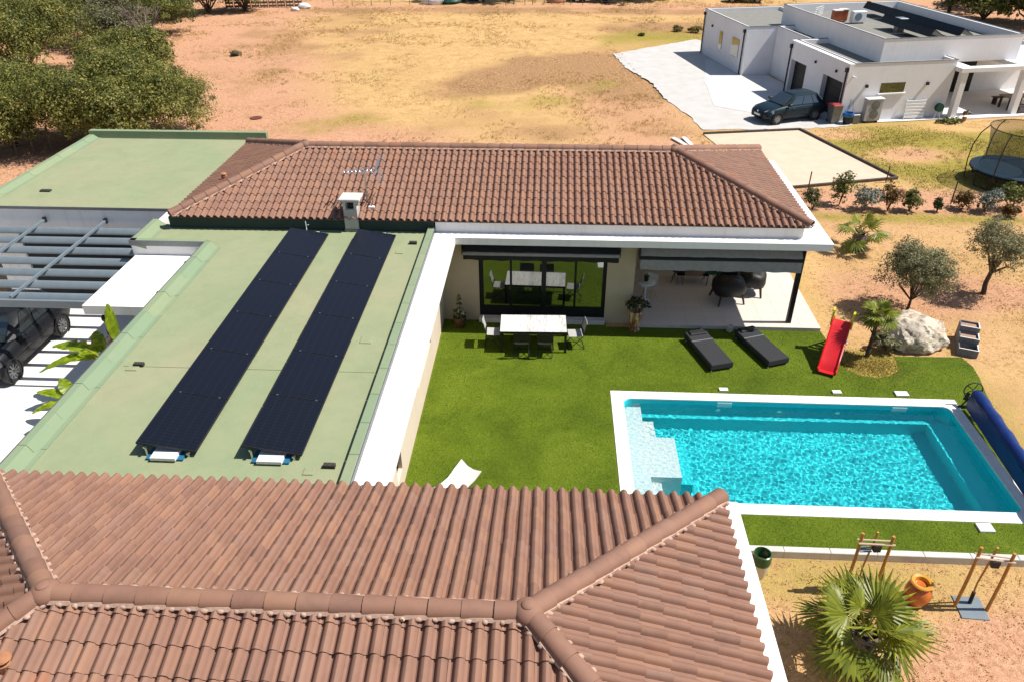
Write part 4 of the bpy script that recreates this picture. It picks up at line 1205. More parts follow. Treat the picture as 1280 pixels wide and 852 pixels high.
def covered_seat(label, loc, rz, w_, d_, h, mat):
    t = thing('armchair', label, 'armchair', loc, rz, 'bulky black armchairs on the terrace')
    bm_ = MB()
    rg = []
    for z, k in ((.30,.72),(.34,.90),(.48,1.0),(.66,.98),(.78,.86),(h,.55),(h+.015,.05)):
        rg.append([(w_/2*k*(abs(math.cos(a))**.8)*math.copysign(1,math.cos(a))*(1+.03*math.sin(5*a+z*9)), d_/2*k*(abs(math.sin(a))**.8)*math.copysign(1,math.sin(a))*(1+.03*math.cos(4*a+z*7)), z+.02*math.sin(3*a)) for a in np.linspace(0, 2*PI, 25)[:-1]])
    bm_.loft(rg); bm_.build('upholstery', mat, t, 60)
    for sx in (-1, 1):
        for sy in (-1, 1): MB().tube([(sx*w_*.40,sy*d_*.40,0),(sx*w_*.33,sy*d_*.33,.36)], [.032,.045], 8).build('leg', MT['wood'], t)
    rg = []
    for z, k in ((.60,.9),(.80,.92),(h+.12,.8)):
        rg.append([(w_/2*k*math.cos(a), d_/2*k*math.sin(a), z) for a in np.linspace(.15*PI, .85*PI, 10)] + [(w_/2*k*.74*math.cos(a), d_/2*k*.74*math.sin(a), z) for a in np.linspace(.85*PI, .15*PI, 10)])
    MB().loft(rg).build('backrest', mat, t, 60)
    return t
HB = M('black hide', (.010,.010,.010), (.018,.017,.016), 7, .5, .2, 60)
covered_seat('bulky black rounded armchair on splayed dark legs, the nearer of the two', (6.12,22.95,TZ), R(12), 1.12, 1.0, .86, HB)
covered_seat('bulky black rounded armchair on wooden legs in the sunlit part of the terrace', (7.02,23.55,TZ), R(-14), .95, .9, .82, HB)

# ------------------------------------------------------------------ child's slide
RED = M('red slide plastic', (.60,.012,.018), (.50,.010,.015), 3, .32, spec=.5)
YEL = M('yellow plastic', (.62,.52,.02), (.55,.45,.02), 4, .4)
sd_ = thing('slide', 'red plastic child slide with yellow handles on the lawn edge', 'slide', (8.22,18.72,.012), R(-26))
rg = []
for u in np.linspace(0, 1, 13):
    y = 1.62*u; z = .10+.05*math.exp(-(u/.12)**2)*0+ .98*(u**1.12)
    if u > .93: z = .10+.98*(.93**1.12)+.02
    if u < .1: z = .10+.02*u
    q_ = 1.3; rg.append([(a*q_,y,z+b) for a, b in ((-.21,.09),(-.185,.10),(-.16,.012),(-.06,0),(.06,0),(.16,.012),(.185,.10),(.21,.09),(.19,-.02),(0,-.035),(-.19,-.02))])
MB().loft(rg).build('chute', RED, sd_, 40)
for s in (-1, 1):
    MB().loft([[(s*.285-.03,1.48+a,z),(s*.285+.03,1.48+a,z),(s*.285+.03,1.66+a,z),(s*.285-.03,1.66+a,z)] for a, z in ((0,.85),(.0,1.15),(.02,1.30),(.05,1.36))]).build('handle', YEL, sd_)
    MB().tube([(s*.24,2.10,0),(s*.23,1.62,1.0)], .03, 8).build('ladder_rail', MT['plastic_white'], sd_)
    MB().tube([(s*.24,1.25,0),(s*.23,1.5,.92)], .025, 8).build('support', MT['plastic_white'], sd_)
for k in range(4): MB().cbox(-.22, 2.02-.115*k-.05, .2+.22*k, .22, 2.02-.115*k+.05, .225+.22*k, .004).build('step', MT['plastic_white'], sd_)
MB().tube([(-.3,2.1,.02),(.3,2.1,.02)], .025, 8).build('base_bar', MT['plastic_white'], sd_)

# ------------------------------------------------------------------ pool equipment
skl = ['white square lid in the lawn behind the pool, left of three', 'white square lid in the lawn behind the pool, middle of three', 'white square lid in the lawn at the far right corner of the pool']
for (x, y, s), lb in zip(((5.10,17.86,.13), (8.28,17.88,.13), (10.08,17.88,.19)), skl):
    t = thing('access_lid', lb, 'lid', (x,y,.012), .02, 'white access lids round the pool'); MB().cbox(-s*.95, -s*.55, 0, s*.95, s*.55, .05, .006).build('lid', MT['plastic_white'], t)
t = thing('access_lid', 'white square lid in the lawn strip in front of the pool', 'lid', (10.02,12.78,.012), .02, 'white access lids round the pool'); MB().cbox(-.17, -.13, 0, .17, .13, .05, .006).build('lid', MT['plastic_white'], t)
t = thing('access_lid', 'white lid under the blue pool cover roller', 'lid', (11.72,16.85,.012), .05, 'white access lids round the pool'); MB().cbox(-.14, -.13, 0, .14, .13, .05, .006).build('lid', MT['plastic_white'], t)
BLU = M('blue pool cover', (.004,.020,.115), (.006,.028,.15), 5, .45, .3, 14)
rl = thing('pool_cover_roller', 'blue rolled pool cover on a roller beside the right edge of the pool', 'pool roller', (11.60,15.3,.012), R(-3))
pts = []; rad = []
rg = []
for k in range(20):
    y = -2.35+4.3*k/19
    r = .17+.016*math.sin(k*1.9)
    rg.append([(r*(1+.05*math.sin(3*a+k*.4))*math.cos(a), y, .52+r*math.sin(a)) for a in np.linspace(0, 2*PI, 15)[:-1]])
MB().loft(rg).build('rolled_cover', BLU, rl, 60)
MB().tube([(0,-2.5,.52),(0,2.12,.52)], .05, 10).build('axle', MT['chrome'], rl)
sh = MB(); sh.loft([[(-.17,y,.52),(-.20,y,.30+.02*math.sin(y*4)),(-.19,y,.12),(-.18,y,.12),(-.19,y,.30+.02*math.sin(y*4)),(-.16,y,.52)] for y in np.linspace(-2.3,1.9,16)])
sh.build('hanging_flap', BLU, rl, 60)
for y in (2.03, -2.45):
    MB().tube([(-.26,y,.02),(0,y,.52)], .022, 6).build('stand', MT['black'], rl); MB().tube([(.26,y,.02),(0,y,.52)], .022, 6).build('stand', MT['black'], rl)
    MB().tube([(-.32,y,.03),(.32,y,.03)], .03, 8).build('stand_foot', MT['black'], rl)
wh = MB()
ang = np.linspace(0, 2*PI, 17)
wh.tube([(.24*math.cos(a),2.16,.52+.24*math.sin(a)) for a in ang], .016, 6, False)
for k in range(5):
    a = 2*PI*k/5; wh.tube([(0,2.16,.52),(.24*math.cos(a),2.16,.52+.24*math.sin(a))], .012, 5)
wh.build('hand_wheel', MT['black'], rl, 60)
MB().tube([(-.20,2.05,.25),(-.1,2.12,.45)], .05, 8).build('crank', MT['black'], rl)
# butterfly chair half hidden behind the near roof
wc = thing('lounge_chair', 'white pointed lounge chair on the lawn, half hidden by the near roof', 'chair', (-2.0,13.40,.012), R(-38))
rg = []
for u in np.linspace(0, 1, 9):
    y = -.55+1.0*u; z = .16+.30*(u**2.0); wdt = .40-.10*math.sin(u*PI)
    if u > .85: wdt = .33
    rg.append([Vector((x*wdt, y+.10*(abs(x)-.5)*(u-.5), z+.07*abs(x)**2)) for x in np.linspace(-1,1,7)] + [Vector((x*wdt, y+.10*(abs(x)-.5)*(u-.5)+.01, z-.02+.07*abs(x)**2)) for x in np.linspace(1,-1,7)])
MB().loft(rg).build('shell', MT['plastic_white'], wc, 50)
for s in (-1, 1):
    MB().tube([(s*.3,-.4,0),(s*.22,.1,.27)], .014, 6).build('leg', MT['black'], wc); MB().tube([(s*.3,.42,0),(s*.22,.0,.24)], .014, 6).build('leg', MT['black'], wc)
# ------------------------------------------------------------------ plants of the garden
def limbs(mb, base, tips, r0, trunk_h, g, mid=.45):
    """a trunk with bent limbs reaching towards the tips"""
    b = Vector(base); top = b+Vector((g.normal(0,.05)*trunk_h, g.normal(0,.05)*trunk_h, trunk_h))
    mb.tube([b-Vector((0,0,.1)), b.lerp(top,.1), b.lerp(top,.5)+Vector((g.normal(0,.03), g.normal(0,.03), 0))*trunk_h, top], [r0*1.35, r0*1.05, r0*.9, r0*.8], 8)
    for t in tips:
        t = Vector(t); m = top.lerp(t, mid)+Vector((g.normal(0,.12), g.normal(0,.12), g.normal(.08,.08)))*(t-top).length
        mb.tube([top-Vector((0,0,r0*.5)), m, t], [r0*.55, r0*.36, r0*.12], 6)
        for k in range(2):
            e = t+Vector((g.normal(0,.3), g.normal(0,.3), g.normal(.1,.25)))*(t-top).length*.6
            mb.tube([m.lerp(t,.4+.3*k), e], [r0*.22, r0*.06], 4)
def tree(name, label, cat, loc, h, w, mat, seed, leaf=.10, nblob=7, clumps=60, per=16, trunk=.3, bark=None, group=None, spread=.42, bw=.34, cr=.28, zbase=.35, parts=('crown','trunk')):
    g = np.random.default_rng(seed)
    t = thing(name, label, cat, loc, 0, group)
    bl = []; tips = []
    for k in range(nblob):
        a = 2*PI*k/max(1,nblob-1)+g.uniform(-.3,.3); rr = 0 if k == 0 else w*spread*g.uniform(.6,1.1)
        z = h*(zbase+(1-zbase)*g.uniform(.30,.62)) if k else h*(zbase+(1-zbase)*.66)
        rx = w*bw*g.uniform(.75,1.2); rz = min(h-z, h*(1-zbase)*g.uniform(.28,.42))
        x, y = rr*math.cos(a), rr*math.sin(a)
        bl.append((x, y, z, rx, rx, max(rz,.12*h), int(clumps*g.uniform(.8,1.2)), per, cr*rx)); tips.append((x*.8, y*.8, z))
    foliage(parts[0], bl, leaf, mat, t, seed+100)
    m_ = MB(); limbs(m_, (0,0,0), tips, trunk*.5, h*zbase*.9, g); m_.build(parts[1], bark or MT['bark'], t, 50)
    return t
def shrub(label, loc, h, w, mat, seed, leaf=.05, tall=False, group='shrubs in a row along the boundary', clumps=46, per=11, name='shrub'):
    g = np.random.default_rng(seed); t = thing(name, label, 'shrub', loc, 0, group)
    bl = []
    for k in range(4):
        a = g.uniform(0, 2*PI); r = w*.2*(k > 0)
        bl.append((r*math.cos(a), r*math.sin(a), h*(.30,.40,.55,.68)[k], w*(.40,.40,.36,.30)[k], w*(.40,.40,.36,.30)[k], h*.30, int(clumps*.7), per, w*.13))
    foliage('foliage', bl, leaf, mat, t, seed+50)
    m_ = MB()
    for k in range(5):
        a = g.uniform(0, 2*PI); m_.tube([(0,0,-.05),(w*.12*math.cos(a),w*.12*math.sin(a),h*.35),(w*.3*math.cos(a),w*.3*math.sin(a),h*.75)], [.018,.012,.004], 5)
    m_.build('stems', MT['bark'], t)
    return t
hedge = [((11.40,31.45),.95,.95,'dark_leaf','dark green rounded shrub nearest the tiled roof corner'), ((12.62,31.85),1.62,.95,'shrub_leaf','tall thin bronze-green shrub, second from the house'),
 ((13.62,31.5),1.12,1.15,'silver_leaf','grey-green bushy shrub behind the fan palm, third from the house'), ((14.55,31.4),1.28,.95,'bronze_leaf','reddish bronze shrub in the boundary row'),
 ((15.46,31.4),1.05,.85,'shrub_leaf','dark and light green shrub right of the bronze one'), ((16.62,31.38),.68,.42,'dark_leaf','small dark cone-shaped shrub standing alone in the boundary row'),
 ((17.75,31.65),.86,.85,'bronze_leaf','sparse olive-brown shrub left of the silver one'), ((18.68,31.55),1.08,1.0,'silver_leaf','silver-leaved shrub in front of the trampoline'),
 ((19.85,31.75),1.2,1.2,'shrub_leaf','bright green leafy shrub at the right edge below the trampoline'), ((19.35,30.9),.6,.7,'bronze_leaf','low brownish shrub in shade at the right edge')]
for k, ((x,y),h,w_,mt,lb) in enumerate(hedge): shrub(lb, (x,y,0), h, w_, MT[mt], 300+k, .055 if mt != 'dark_leaf' else .045, clumps=54)
# red stones of the shrub bed
rs = M('reddish field stone', (.36,.17,.11), (.26,.12,.08), 5, .9, .4, 20)
for k, (x,y,s) in enumerate(((15.9,33.5,.22),(15.75,33.25,.15),(13.9,32.6,.16),(10.9,21.9,.12))):
    o = MB().ball((0,0,s*.3), (s,s*.8,s*.6), 8, 6, .35, k).build('stone', rs, None, 50); o.location = (x,y,0)
    tag(o, ['larger red stone near the post in the shrub bed','smaller red stone beside the larger one in the shrub bed','red stone between the bushes of the shrub bed','small reddish stone behind the white boulder'][k], 'stone', 'red stones')
for k, (x,y,h,lb) in enumerate(((11.75,33.5,.95,'dark fence post behind the nearest shrubs'),(15.7,34.8,.8,'thin dark fence post on the court corner'),(17.6,32.3,1.05,'dark fence post between the cone shrub and the trampoline'))):
    o = MB().tube([(0,0,-.1),(0,0,h)], .028, 6).build('fence_post', edge); o.location = (x,y,0); tag(o, lb, 'post', 'boundary fence posts')
ol1 = tree('olive_tree', 'bushy young olive tree behind the white boulder', 'tree', (12.0,22.6,0), 2.45, 2.15, MT['olive_leaf'], 41, .034, 13, 74, 26, .10, cr=.42, zbase=.22, spread=.36, bw=.24)
ol2 = tree('olive_tree', 'sparse olive tree on a single trunk at the right edge', 'tree', (15.15,24.0,0), 2.75, 1.9, MT['olive_leaf'], 47, .034, 11, 56, 22, .17, cr=.46, zbase=.34, spread=.36, bw=.24)
# ------------------------------------------------------------------ fan palms
def fan_frond(R_, n, g, droop=.35, split=.64):
    """fan in local coords: petiole tip at origin, fan opens towards +x; z up"""
    V = []; F = []; T = []
    for k in range(n):
        a = -2.15+4.3*k/(n-1)
        L = R_*(.72+.28*math.cos(a*.55))*g.uniform(.92,1.06)
        da = 4.3/(n-1)*.5
        d = Vector((math.cos(a), math.sin(a), 0)); s = Vector((-math.sin(a), math.cos(a), 0))
        fold = .035*R_; o = len(V)
        for u, wd in ((.04,.9),(split*.6,1.0),(split,.95),(.8,.42),(1.0,.03)):
            c = d*(u*L)+Vector((0,0,-droop*L*u*u*(1+.25*g.normal())*.5 - (abs(a)/2.15)*.12*u*L))
            w_ = math.tan(da)*u*L*1.02*wd if u <= split else math.tan(da)*split*L*wd
            V += [c-s*w_+Vector((0,0,-fold*u*wd)), c+Vector((0,0,fold*.4*u)), c+s*w_+Vector((0,0,-fold*u*wd))]
        for i in range(4):
            q = o+i*3
            F += [(q,q+1,q+4,q+3),(q+1,q+2,q+5,q+4)]
            T += [min(1,max(0,g.normal(.45,.12)+(.18 if i == 3 else 0)))]*2
    return V, F, T
def fan_palm(name, label, loc, trunk_h, trunk_r, R_, nf, pet, seed, nblade=24, dead=3, group='fan palms in the garden', up=1.25):
    g = np.random.default_rng(seed)
    t = thing(name, label, 'palm', loc, 0, group)
    m_ = MB(); m_.tube([(0,0,-.1),(.02,0,trunk_h*.5),(0,.02,trunk_h)], [trunk_r*1.15,trunk_r,trunk_r*.9], 10)
    for k in range(int(46*max(.5,trunk_h)) if trunk_r > .1 else 10):                     # stubs of old leaf bases
        a = g.uniform(0,2*PI); z = g.uniform(.05,1)*trunk_h
        d = Vector((math.cos(a),math.sin(a),0)); m_.tube([d*trunk_r*.8+Vector((0,0,z)), d*(trunk_r*1.5+.04)+Vector((0,0,z+.12))], [.03,.012], 4)
    m_.build('trunk', MT['bark'], t)
    for k in range(nf):
        az = k*2.399+g.uniform(-.2,.2); el = up-(up+.55)*(k/nf)**1.0+g.uniform(-.1,.1)
        L = pet*g.uniform(.8,1.15)*(1 if k > 3 else .8)
        d = Vector((math.cos(az)*math.cos(el), math.sin(az)*math.cos(el), math.sin(el)))
        p0 = Vector((0,0,trunk_h)); p1 = p0+d*L*.6+Vector((0,0,.04)); p2 = p0+d*L+Vector((0,0,-.06*L))
        rr = R_*g.uniform(.85,1.1)*(.75 if k < 2 else 1)
        V, F, T = fan_frond(rr, nblade, g, .22+.25*(k/nf))
        x = (d-Vector((0,0,.20+.25*(k/nf)))).normalized(); y = Vector((0,0,1)).cross(x).normalized(); z = x.cross(y)
        if g.random() < .5: roll = g.uniform(-.5,.5)
        else: roll = g.uniform(-.2,.2)
        mm = basis(p2, x, y, z) @ Matrix.Rotation(roll, 4, 'X')
        f = MB(); f.tube([p0,p1,p2], [.022*R_/.8,.015*R_/.8,.010*R_/.8], 5); f.t = [.75]*len(f.f)
        o_ = len(f.v); f.v += [tuple(mm @ v) for v in V]; f.f += [tuple(i+o_ for i in q) for q in F]
        base = -.14 if k > nf*.75 else (.10 if k < nf*.4 else 0)
        f.t += [min(1,max(0.01,q+base)) for q in T]
        f.build('frond', MT['palm_leaf'], t)
    for k in range(dead):
        az = g.uniform(0,2*PI); d = Vector((math.cos(az),math.sin(az),0))
        V, F, T = fan_frond(R_*.7, 14, g, 1.1)
        x = (d*.35+Vector((0,0,-1))).normalized(); y = Vector((0,0,1)).cross(x).normalized(); z = x.cross(y)
        p2 = Vector((0,0,trunk_h-.1))+d*(trunk_r+.12)
        mm = basis(p2, x, y, z); f = MB(); f.tube([(0,0,trunk_h-.05),p2], .012, 4)
        o_ = len(f.v); f.v += [tuple(mm @ v) for v in V]; f.f += [tuple(i+o_ for i in q) for q in F]
        f.build('dead_frond', MT['dead_twig'], t)
    return t
fan_palm('fan_palm', 'large fan palm with spreading fronds at the bottom right', (5.98,9.25,-.15), 1.0, .16, .78, 15, .66, 71, 26, 4)
fan_palm('fan_palm', 'small fan palm with a thin trunk beside the red slide', (9.78,19.84,0), 1.45, .06, .40, 15, .32, 72, 18, 0)
fan_palm('fan_palm', 'stubby fan palm with few fronds beyond the white slab corner', (11.95,27.35,0), .75, .15, .60, 9, .60, 73, 20, 3, up=1.35)
shrub('dark scrubby plant between the small palm and the white boulder', (10.45,20.25,0), .6, .75, MT['olive_leaf'], 390, .06, group='loose garden plants')
# ------------------------------------------------------------------ white boulder
def boulder():
    g = np.random.default_rng(8); bm = bmesh.new()
    bmesh.ops.create_icosphere(bm, subdivisions=5, radius=1)
    for v in bm.verts:
        p = v.co.copy()
        for nrm, k in (((.3,-.9,.3),.78),((.9,-.2,.25),.86),((-.85,-.3,.2),.84),((-.2,.2,.95),.84),((.5,.3,.8),.80),((-.6,.5,.5),.86),((-.5,-.5,.7),.80),((.35,-.5,.8),.82)):
            n_ = Vector(nrm).normalized(); d = p.dot(n_)-k
            if d > 0: p -= n_*d*.92
        q = 3.1
        nz = fbm(np.array([p.x*q+p.z*1.7+9]), np.array([p.y*q-p.z*2.3+5]), 3, 5)[0]-.5
        nz2 = abs(fbm(np.array([p.x*7+p.z*4]), np.array([p.y*7-p.z*5+p.x*3]), 13, 3)[0]-.5)
        p *= 1+.22*nz-.22*nz2
        v.co = Vector((p.x*1.02, p.y*.85, p.z*.66+.40))
    me = bpy.data.meshes.new('boulder'); bm.to_mesh(me); bm.free(); me.materials.append(MT['rock']); shade(me, 38)
    o = link('boulder', me); o.location = (11.48,20.72,-.06); o.rotation_euler.z = .12
    tag(o, 'large white weathered limestone boulder at the lawn edge', 'boulder')
boulder()
# ------------------------------------------------------------------ stepped planter of grey boxes
st = thing('stepped_planter', 'tiered grey planter box at the lawn corner beside the boulder', 'planter', (12.98,20.45,0), R(-20))
GB = M('grey blue planter board', (.16,.17,.19), (.11,.12,.135), 6, .7); TB = M('terracotta sand fill', (.38,.24,.18), (.30,.18,.13), 9, .95)
for k in range(3):
    y = -.55+k*.40; z = .26+.17*k
    mb_ = MB(); mb_.box(-.27,y,0,.27,y+.03,z); mb_.box(-.27,y+.37,0,.27,y+.40,z); mb_.box(-.27,y+.03,0,-.24,y+.37,z); mb_.box(.24,y+.03,0,.27,y+.37,z)
    mb_.build('box', GB, st)
    if k: MB().box(-.24,y+.03,z-.10,.24,y+.37,z-.06).build('fill', TB, st)
    MB().box(-.27,y-.002,z,.27,y+.028,z+.012).build('rim', MT['plastic_white'], st); MB().box(.242,y+.028,z,.272,y+.40,z+.012).build('rim', MT['plastic_white'], st)
# ------------------------------------------------------------------ pots and tree stakes in the lower garden
GZ = -.15
GPM = M('green glazed pot', (.035,.10,.03), (.02,.06,.02), 6, .25)
gp_ = thing('glazed_pot', 'tall pot with green glazed rim beside the near slab', 'pot', (4.66,11.33,GZ))
MB().lathe([(.13,0),(.18,.25),(.19,.42)], 20).build('body', M('pale lower glaze', (.62,.55,.42), (.5,.42,.3), 5, .4), gp_, 40)
MB().lathe([(.19,.42),(.20,.55),(.175,.62),(.185,.68),(.16,.69),(.145,.6),(.14,.3),(.01,.28)], 20, cap=False).build('rim', GPM, gp_, 40)
op_ = thing('orange_jar', 'round orange glazed jar standing on the dry grass behind the palm', 'jar', (7.72,10.78,GZ))
OJ = M('orange glaze', (.55,.15,.02), (.38,.08,.02), 4, .22, spec=.6); OR = M('yellow orange glaze', (.62,.32,.03), (.5,.22,.03), 5, .25, spec=.6)
MB().lathe([(.14,0),(.22,.12),(.26,.30),(.23,.46),(.16,.54)], 22).build('body', OJ, op_, 40)
MB().lathe([(.16,.54),(.215,.58),(.225,.615),(.20,.635),(.14,.62),(.12,.55),(.14,.3),(.01,.25)], 22, cap=False).build('rim', OR, op_, 40)
rw = M('pale rail wood', (.55,.40,.30), (.45,.32,.24), 12, .7)
def stakes(label, loc, rz, plate):
    t = thing('stake_frame', label, 'stake frame', loc, rz, 'wooden stake frames round young trees')
    for k, (x,y,h) in enumerate(((-.31,0,1.72),(.30,-.04,1.66))):
        MB().tube([(x,y,-.1),(x+.01,y,h*.5),(x,y,h)], [.035,.032,.032], 8).build('stake', MT['stake'], t)
    MB().tube([(.02,.10,-.1),(.0,.12,.6),(.02,.06,1.68)], [.022,.018,.024], 7).build('young_trunk', MT['stake'], t)
    MB().tube([(-.36,-.04,1.48),(.37,-.07,1.44)], .020, 6).build('rail', rw, t); MB().tube([(-.36,.05,1.50),(.36,.02,1.46)], .018, 6).build('rail', rw, t)
    MB().box(-.04,-.10,1.28,.10,.0,1.44).build('tree_tie', MT['black'], t)
    MB().tube([(.02,.10,.0),(.01,.11,.34)], .038, 8).build('trunk_guard', MT['black'], t)
    if plate: MB().cbox(-.28,-.30,.0,.26,.26,.025,.004).build('mulch_mat', MT['grey_metal'], t)
    else: MB().box(-.26,-.02,1.2,-.02,.12,1.22).build('cloth', MT['grey_metal'], t)
    return t
stakes('wooden stake frame with grey mat at the right, beyond the orange jar', (8.82,10.70,GZ), R(-3), True)
stakes('wooden stake frame standing right behind the large palm', (6.66,11.0,GZ), R(4), False)
# ------------------------------------------------------------------ banana plants by the driveway
def banana_leaf(L, W, g, droop, fold=.25, tears=.0):
    V = []; F = []; T = []
    n = 14
    for i in range(n+1):
        u = i/n; x = L*u; z = -droop*L*u*u; wd = W*(math.sin(PI*min(1,u*.93+.06))**.6)
        rip = 1-tears*g.random()
        for s, ff in ((-1,1),(-.5,.5),(0,0),(.5,.5),(1,1)): V.append(Vector((x, s*wd*(rip if abs(s) == 1 else 1), z+fold*wd*abs(s)*.6+.012*math.sin(i*2.3)*abs(s))))
    for i in range(n):
        for k in range(4):
            q = i*5+k; F.append((q,q+1,q+6,q+5)); T.append(min(1,max(.01,.50+.16*g.normal()+(.28 if k in (0,3) and tears else 0)*g.random())))
    return V, F, T
def banana(label, loc, leaves, seed, h=.5):
    g = np.random.default_rng(seed); t = thing('banana_plant', label, 'banana plant', loc, 0, 'banana plants along the driveway')
    m_ = MB(); m_.tube([(0,0,-.05),(0,0,h)], [.07,.045], 8); m_.t = [.3]*len(m_.f); m_.build('stalk', MT['banana_leaf'], t, 50)
    for az, el, L, W, dr, te in leaves:
        V, F, T = banana_leaf(L, W, g, dr, .3, te)
        d = Vector((math.cos(az)*math.cos(el), math.sin(az)*math.cos(el), math.sin(el)))
        y = Vector((0,0,1)).cross(d).normalized() if abs(d.z) < .98 else Vector((0,1,0)); z = d.cross(y)
        f = MB(); p = Vector((0,0,h-.05)); q = p+d*.22; f.tube([p,q,q+d*L*.3], [.02,.015,.01], 5); f.t = [.9]*len(f.f)
        mm = basis(q, d, y, z); o_ = len(f.v); f.v += [tuple(mm @ v) for v in V]; f.f += [tuple(i+o_ for i in a) for a in F]; f.t += T
        f.build('leaf', MT['banana_leaf'], t, 60)
banana('tall banana plant with one upright bright leaf beside the entrance canopy', (-11.18,16.35,.02), [(-1.2,1.46,1.22,.25,.02,0),(.6,.9,.5,.1,.5,0)], 81, 1.95)
banana('spreading banana plant with drooping yellowing leaves in the middle of the driveway edge', (-11.9,16.55,.02), [(3.0,.55,1.2,.30,.5,.35),(3.45,.35,1.3,.27,.55,.3),(2.2,.7,.8,.20,.5,.2),(-.4,.7,.8,.24,.4,.2),(.5,.6,.65,.18,.4,.2),(-1.2,.5,.6,.16,.4,.1),(-2.2,.9,.5,.16,.4,0)], 82, 1.45)
banana('small banana plant nearest the near tiled roof', (-12.35,15.45,.02), [(3.0,.5,.8,.17,.4,.1),(3.6,.25,.75,.16,.4,.1),(2.4,.8,.55,.17,.2,0),(1.0,.9,.55,.11,.3,.2),(.3,.6,.6,.12,.3,.3),(-1.5,.7,.45,.14,.4,0)], 83, .8)
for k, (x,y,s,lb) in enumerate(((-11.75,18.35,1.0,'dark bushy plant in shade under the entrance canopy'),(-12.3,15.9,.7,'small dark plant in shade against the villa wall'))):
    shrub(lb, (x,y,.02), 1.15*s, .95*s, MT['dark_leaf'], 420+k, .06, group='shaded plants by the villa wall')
o = MB().ball((0,0,.08), (.2,.16,.14), 9, 6, .3, 5).build('stone', MT['concrete'], None, 60); o.location = (-12.85,15.05,.02); tag(o, 'pale stone at the foot of the small banana plant', 'stone')

# ------------------------------------------------------------------ trees and scrub of the field
G1 = 'holm oaks left of the villa'
def bigtree(label, loc, h, w, mat, seed, group, leaf=.15, nblob=9, clumps=95, per=26, **k):
    return tree('oak_tree' if mat in ('oak_leaf',) else 'scrub_tree', label, 'tree', (*loc,0), h, w, MT[mat], seed, leaf, nblob, clumps, per, .35, group=group, zbase=k.pop('zbase', .05), cr=k.pop('cr', .34), spread=.40, bw=.25, **k)
bigtree('broad holm oak right behind the green garage roof', (-22.6,39.2), 4.6, 6.6, 'oak_leaf', 501, G1, .068, 14, 165, 46)
bigtree('holm oak at the left edge behind the garage roof', (-28.6,38.6), 4.1, 6.4, 'oak_leaf', 502, G1, .068, 13, 150, 46)
bigtree('holm oak in the middle of the left thicket', (-26.8,48.5), 4.0, 5.6, 'oak_leaf', 503, G1, .078, 12, 130, 36)
bigtree('tall holm oak at the left picture edge', (-37.0,53.0), 5.6, 7.6, 'oak_leaf', 504, G1, .085, 12, 130, 34)
bigtree('dark evergreen oak at the top left corner', (-48,62), 7.5, 10, 'dark_leaf', 505, G1, .10, 11, 110, 30)
G2 = 'scrub trees along the field edge'
bigtree('grey-green round scrub tree behind the oaks', (-38.0,65), 4.6, 7.5, 'grey_leaf', 511, G2, .09, 10, 100, 30)
bigtree('light grey scrub bush in the thicket beside the bare tree', (-34.2,61.5), 3.6, 5.2, 'grey_leaf', 512, G2, .085, 9, 90, 28)
bigtree('rounded olive-green bush behind the bare tree', (-35.0,68.5), 4.2, 6.5, 'shrub_leaf', 513, G2, .09, 9, 90, 30)
bigtree('yellow-green rounded tree at the top of the thicket', (-37.5,76.5), 5.2, 7.5, 'gold_leaf', 514, G2, .10, 10, 100, 28)
bigtree('dark tree at the field edge right of the yellow-green one', (-34.2,79.5), 4.2, 5.0, 'dark_leaf', 515, G2, .10, 8, 80, 26)
bigtree('leafy dark green tree beside the pallet fence', (-31.0,81.0), 4.6, 4.6, 'shrub_leaf', 516, G2, .10, 8, 80, 26)
bigtree('small golden bush near the top left corner', (-44.5,72), 3.2, 4.5, 'gold_leaf', 517, G2, .10, 7, 70, 24)
bigtree('low grey bush at the left picture edge', (-33.0,42.5), 2.6, 5.0, 'grey_leaf', 518, G2, .075, 8, 80, 26)
bigtree('light green sapling bush between the oaks and the bare tree', (-31.2,55.5), 2.6, 4.0, 'oak_leaf', 519, G2, .08, 8, 70, 26)
# bare tree
def bare(label, loc, h, seed):
    g = np.random.default_rng(seed); t = thing('bare_tree', label, 'tree', loc); m_ = MB()
    m_.tube([(0,0,-.1),(.03,0,h*.35)], [.09,.06], 7)
    tw = MB()
    for k in range(11):
        a = g.uniform(0,2*PI); q = Vector((math.cos(a)*h*.16, math.sin(a)*h*.16, h*g.uniform(.6,.8))); e = q*1.0+Vector((math.cos(a)*h*.10, math.sin(a)*h*.10, h*.2))
        m_.tube([(.03,0,h*.33),q,e], [.06,.04,.018], 5)
        for j in range(8): tw.tube([q.lerp(e,g.random()), e+Vector((g.normal(0,.35),g.normal(0,.35),g.normal(.0,.35)))], [.022,.012], 3)
    m_.build('trunk', MT['dead_twig'], t); tw.build('twigs', MT['dead_twig'], t)
    foliage('foliage', [(0,0,h*.28,.4,.4,.4,14,10,.15)], .10, MT['shrub_leaf'], t, seed)
bare('leafless grey tree standing alone right of the oaks', (-29.6,57.2,0), 4.2, 61)
bare('dead grey branches among the left oaks', (-31.5,43.5,0), 3.2, 62)
for k, (x,y,s,lb) in enumerate(((-24.6,60.5,.5,'small green bush alone on the red field'),(12.4,71.2,.7,'green weed bush on the field, right of two'),(10.9,71.8,.55,'green weed bush on the field, left of two'),(7.6,69.5,.35,'small dark weed tuft beside the dark patch of the field'))):
    shrub(lb, (x,y,0), .8*s, 1.7*s, MT['gold_leaf' if k else 'grey_leaf'], 440+k, .07, group='weed tufts on the field', clumps=40, name='weed_tuft')
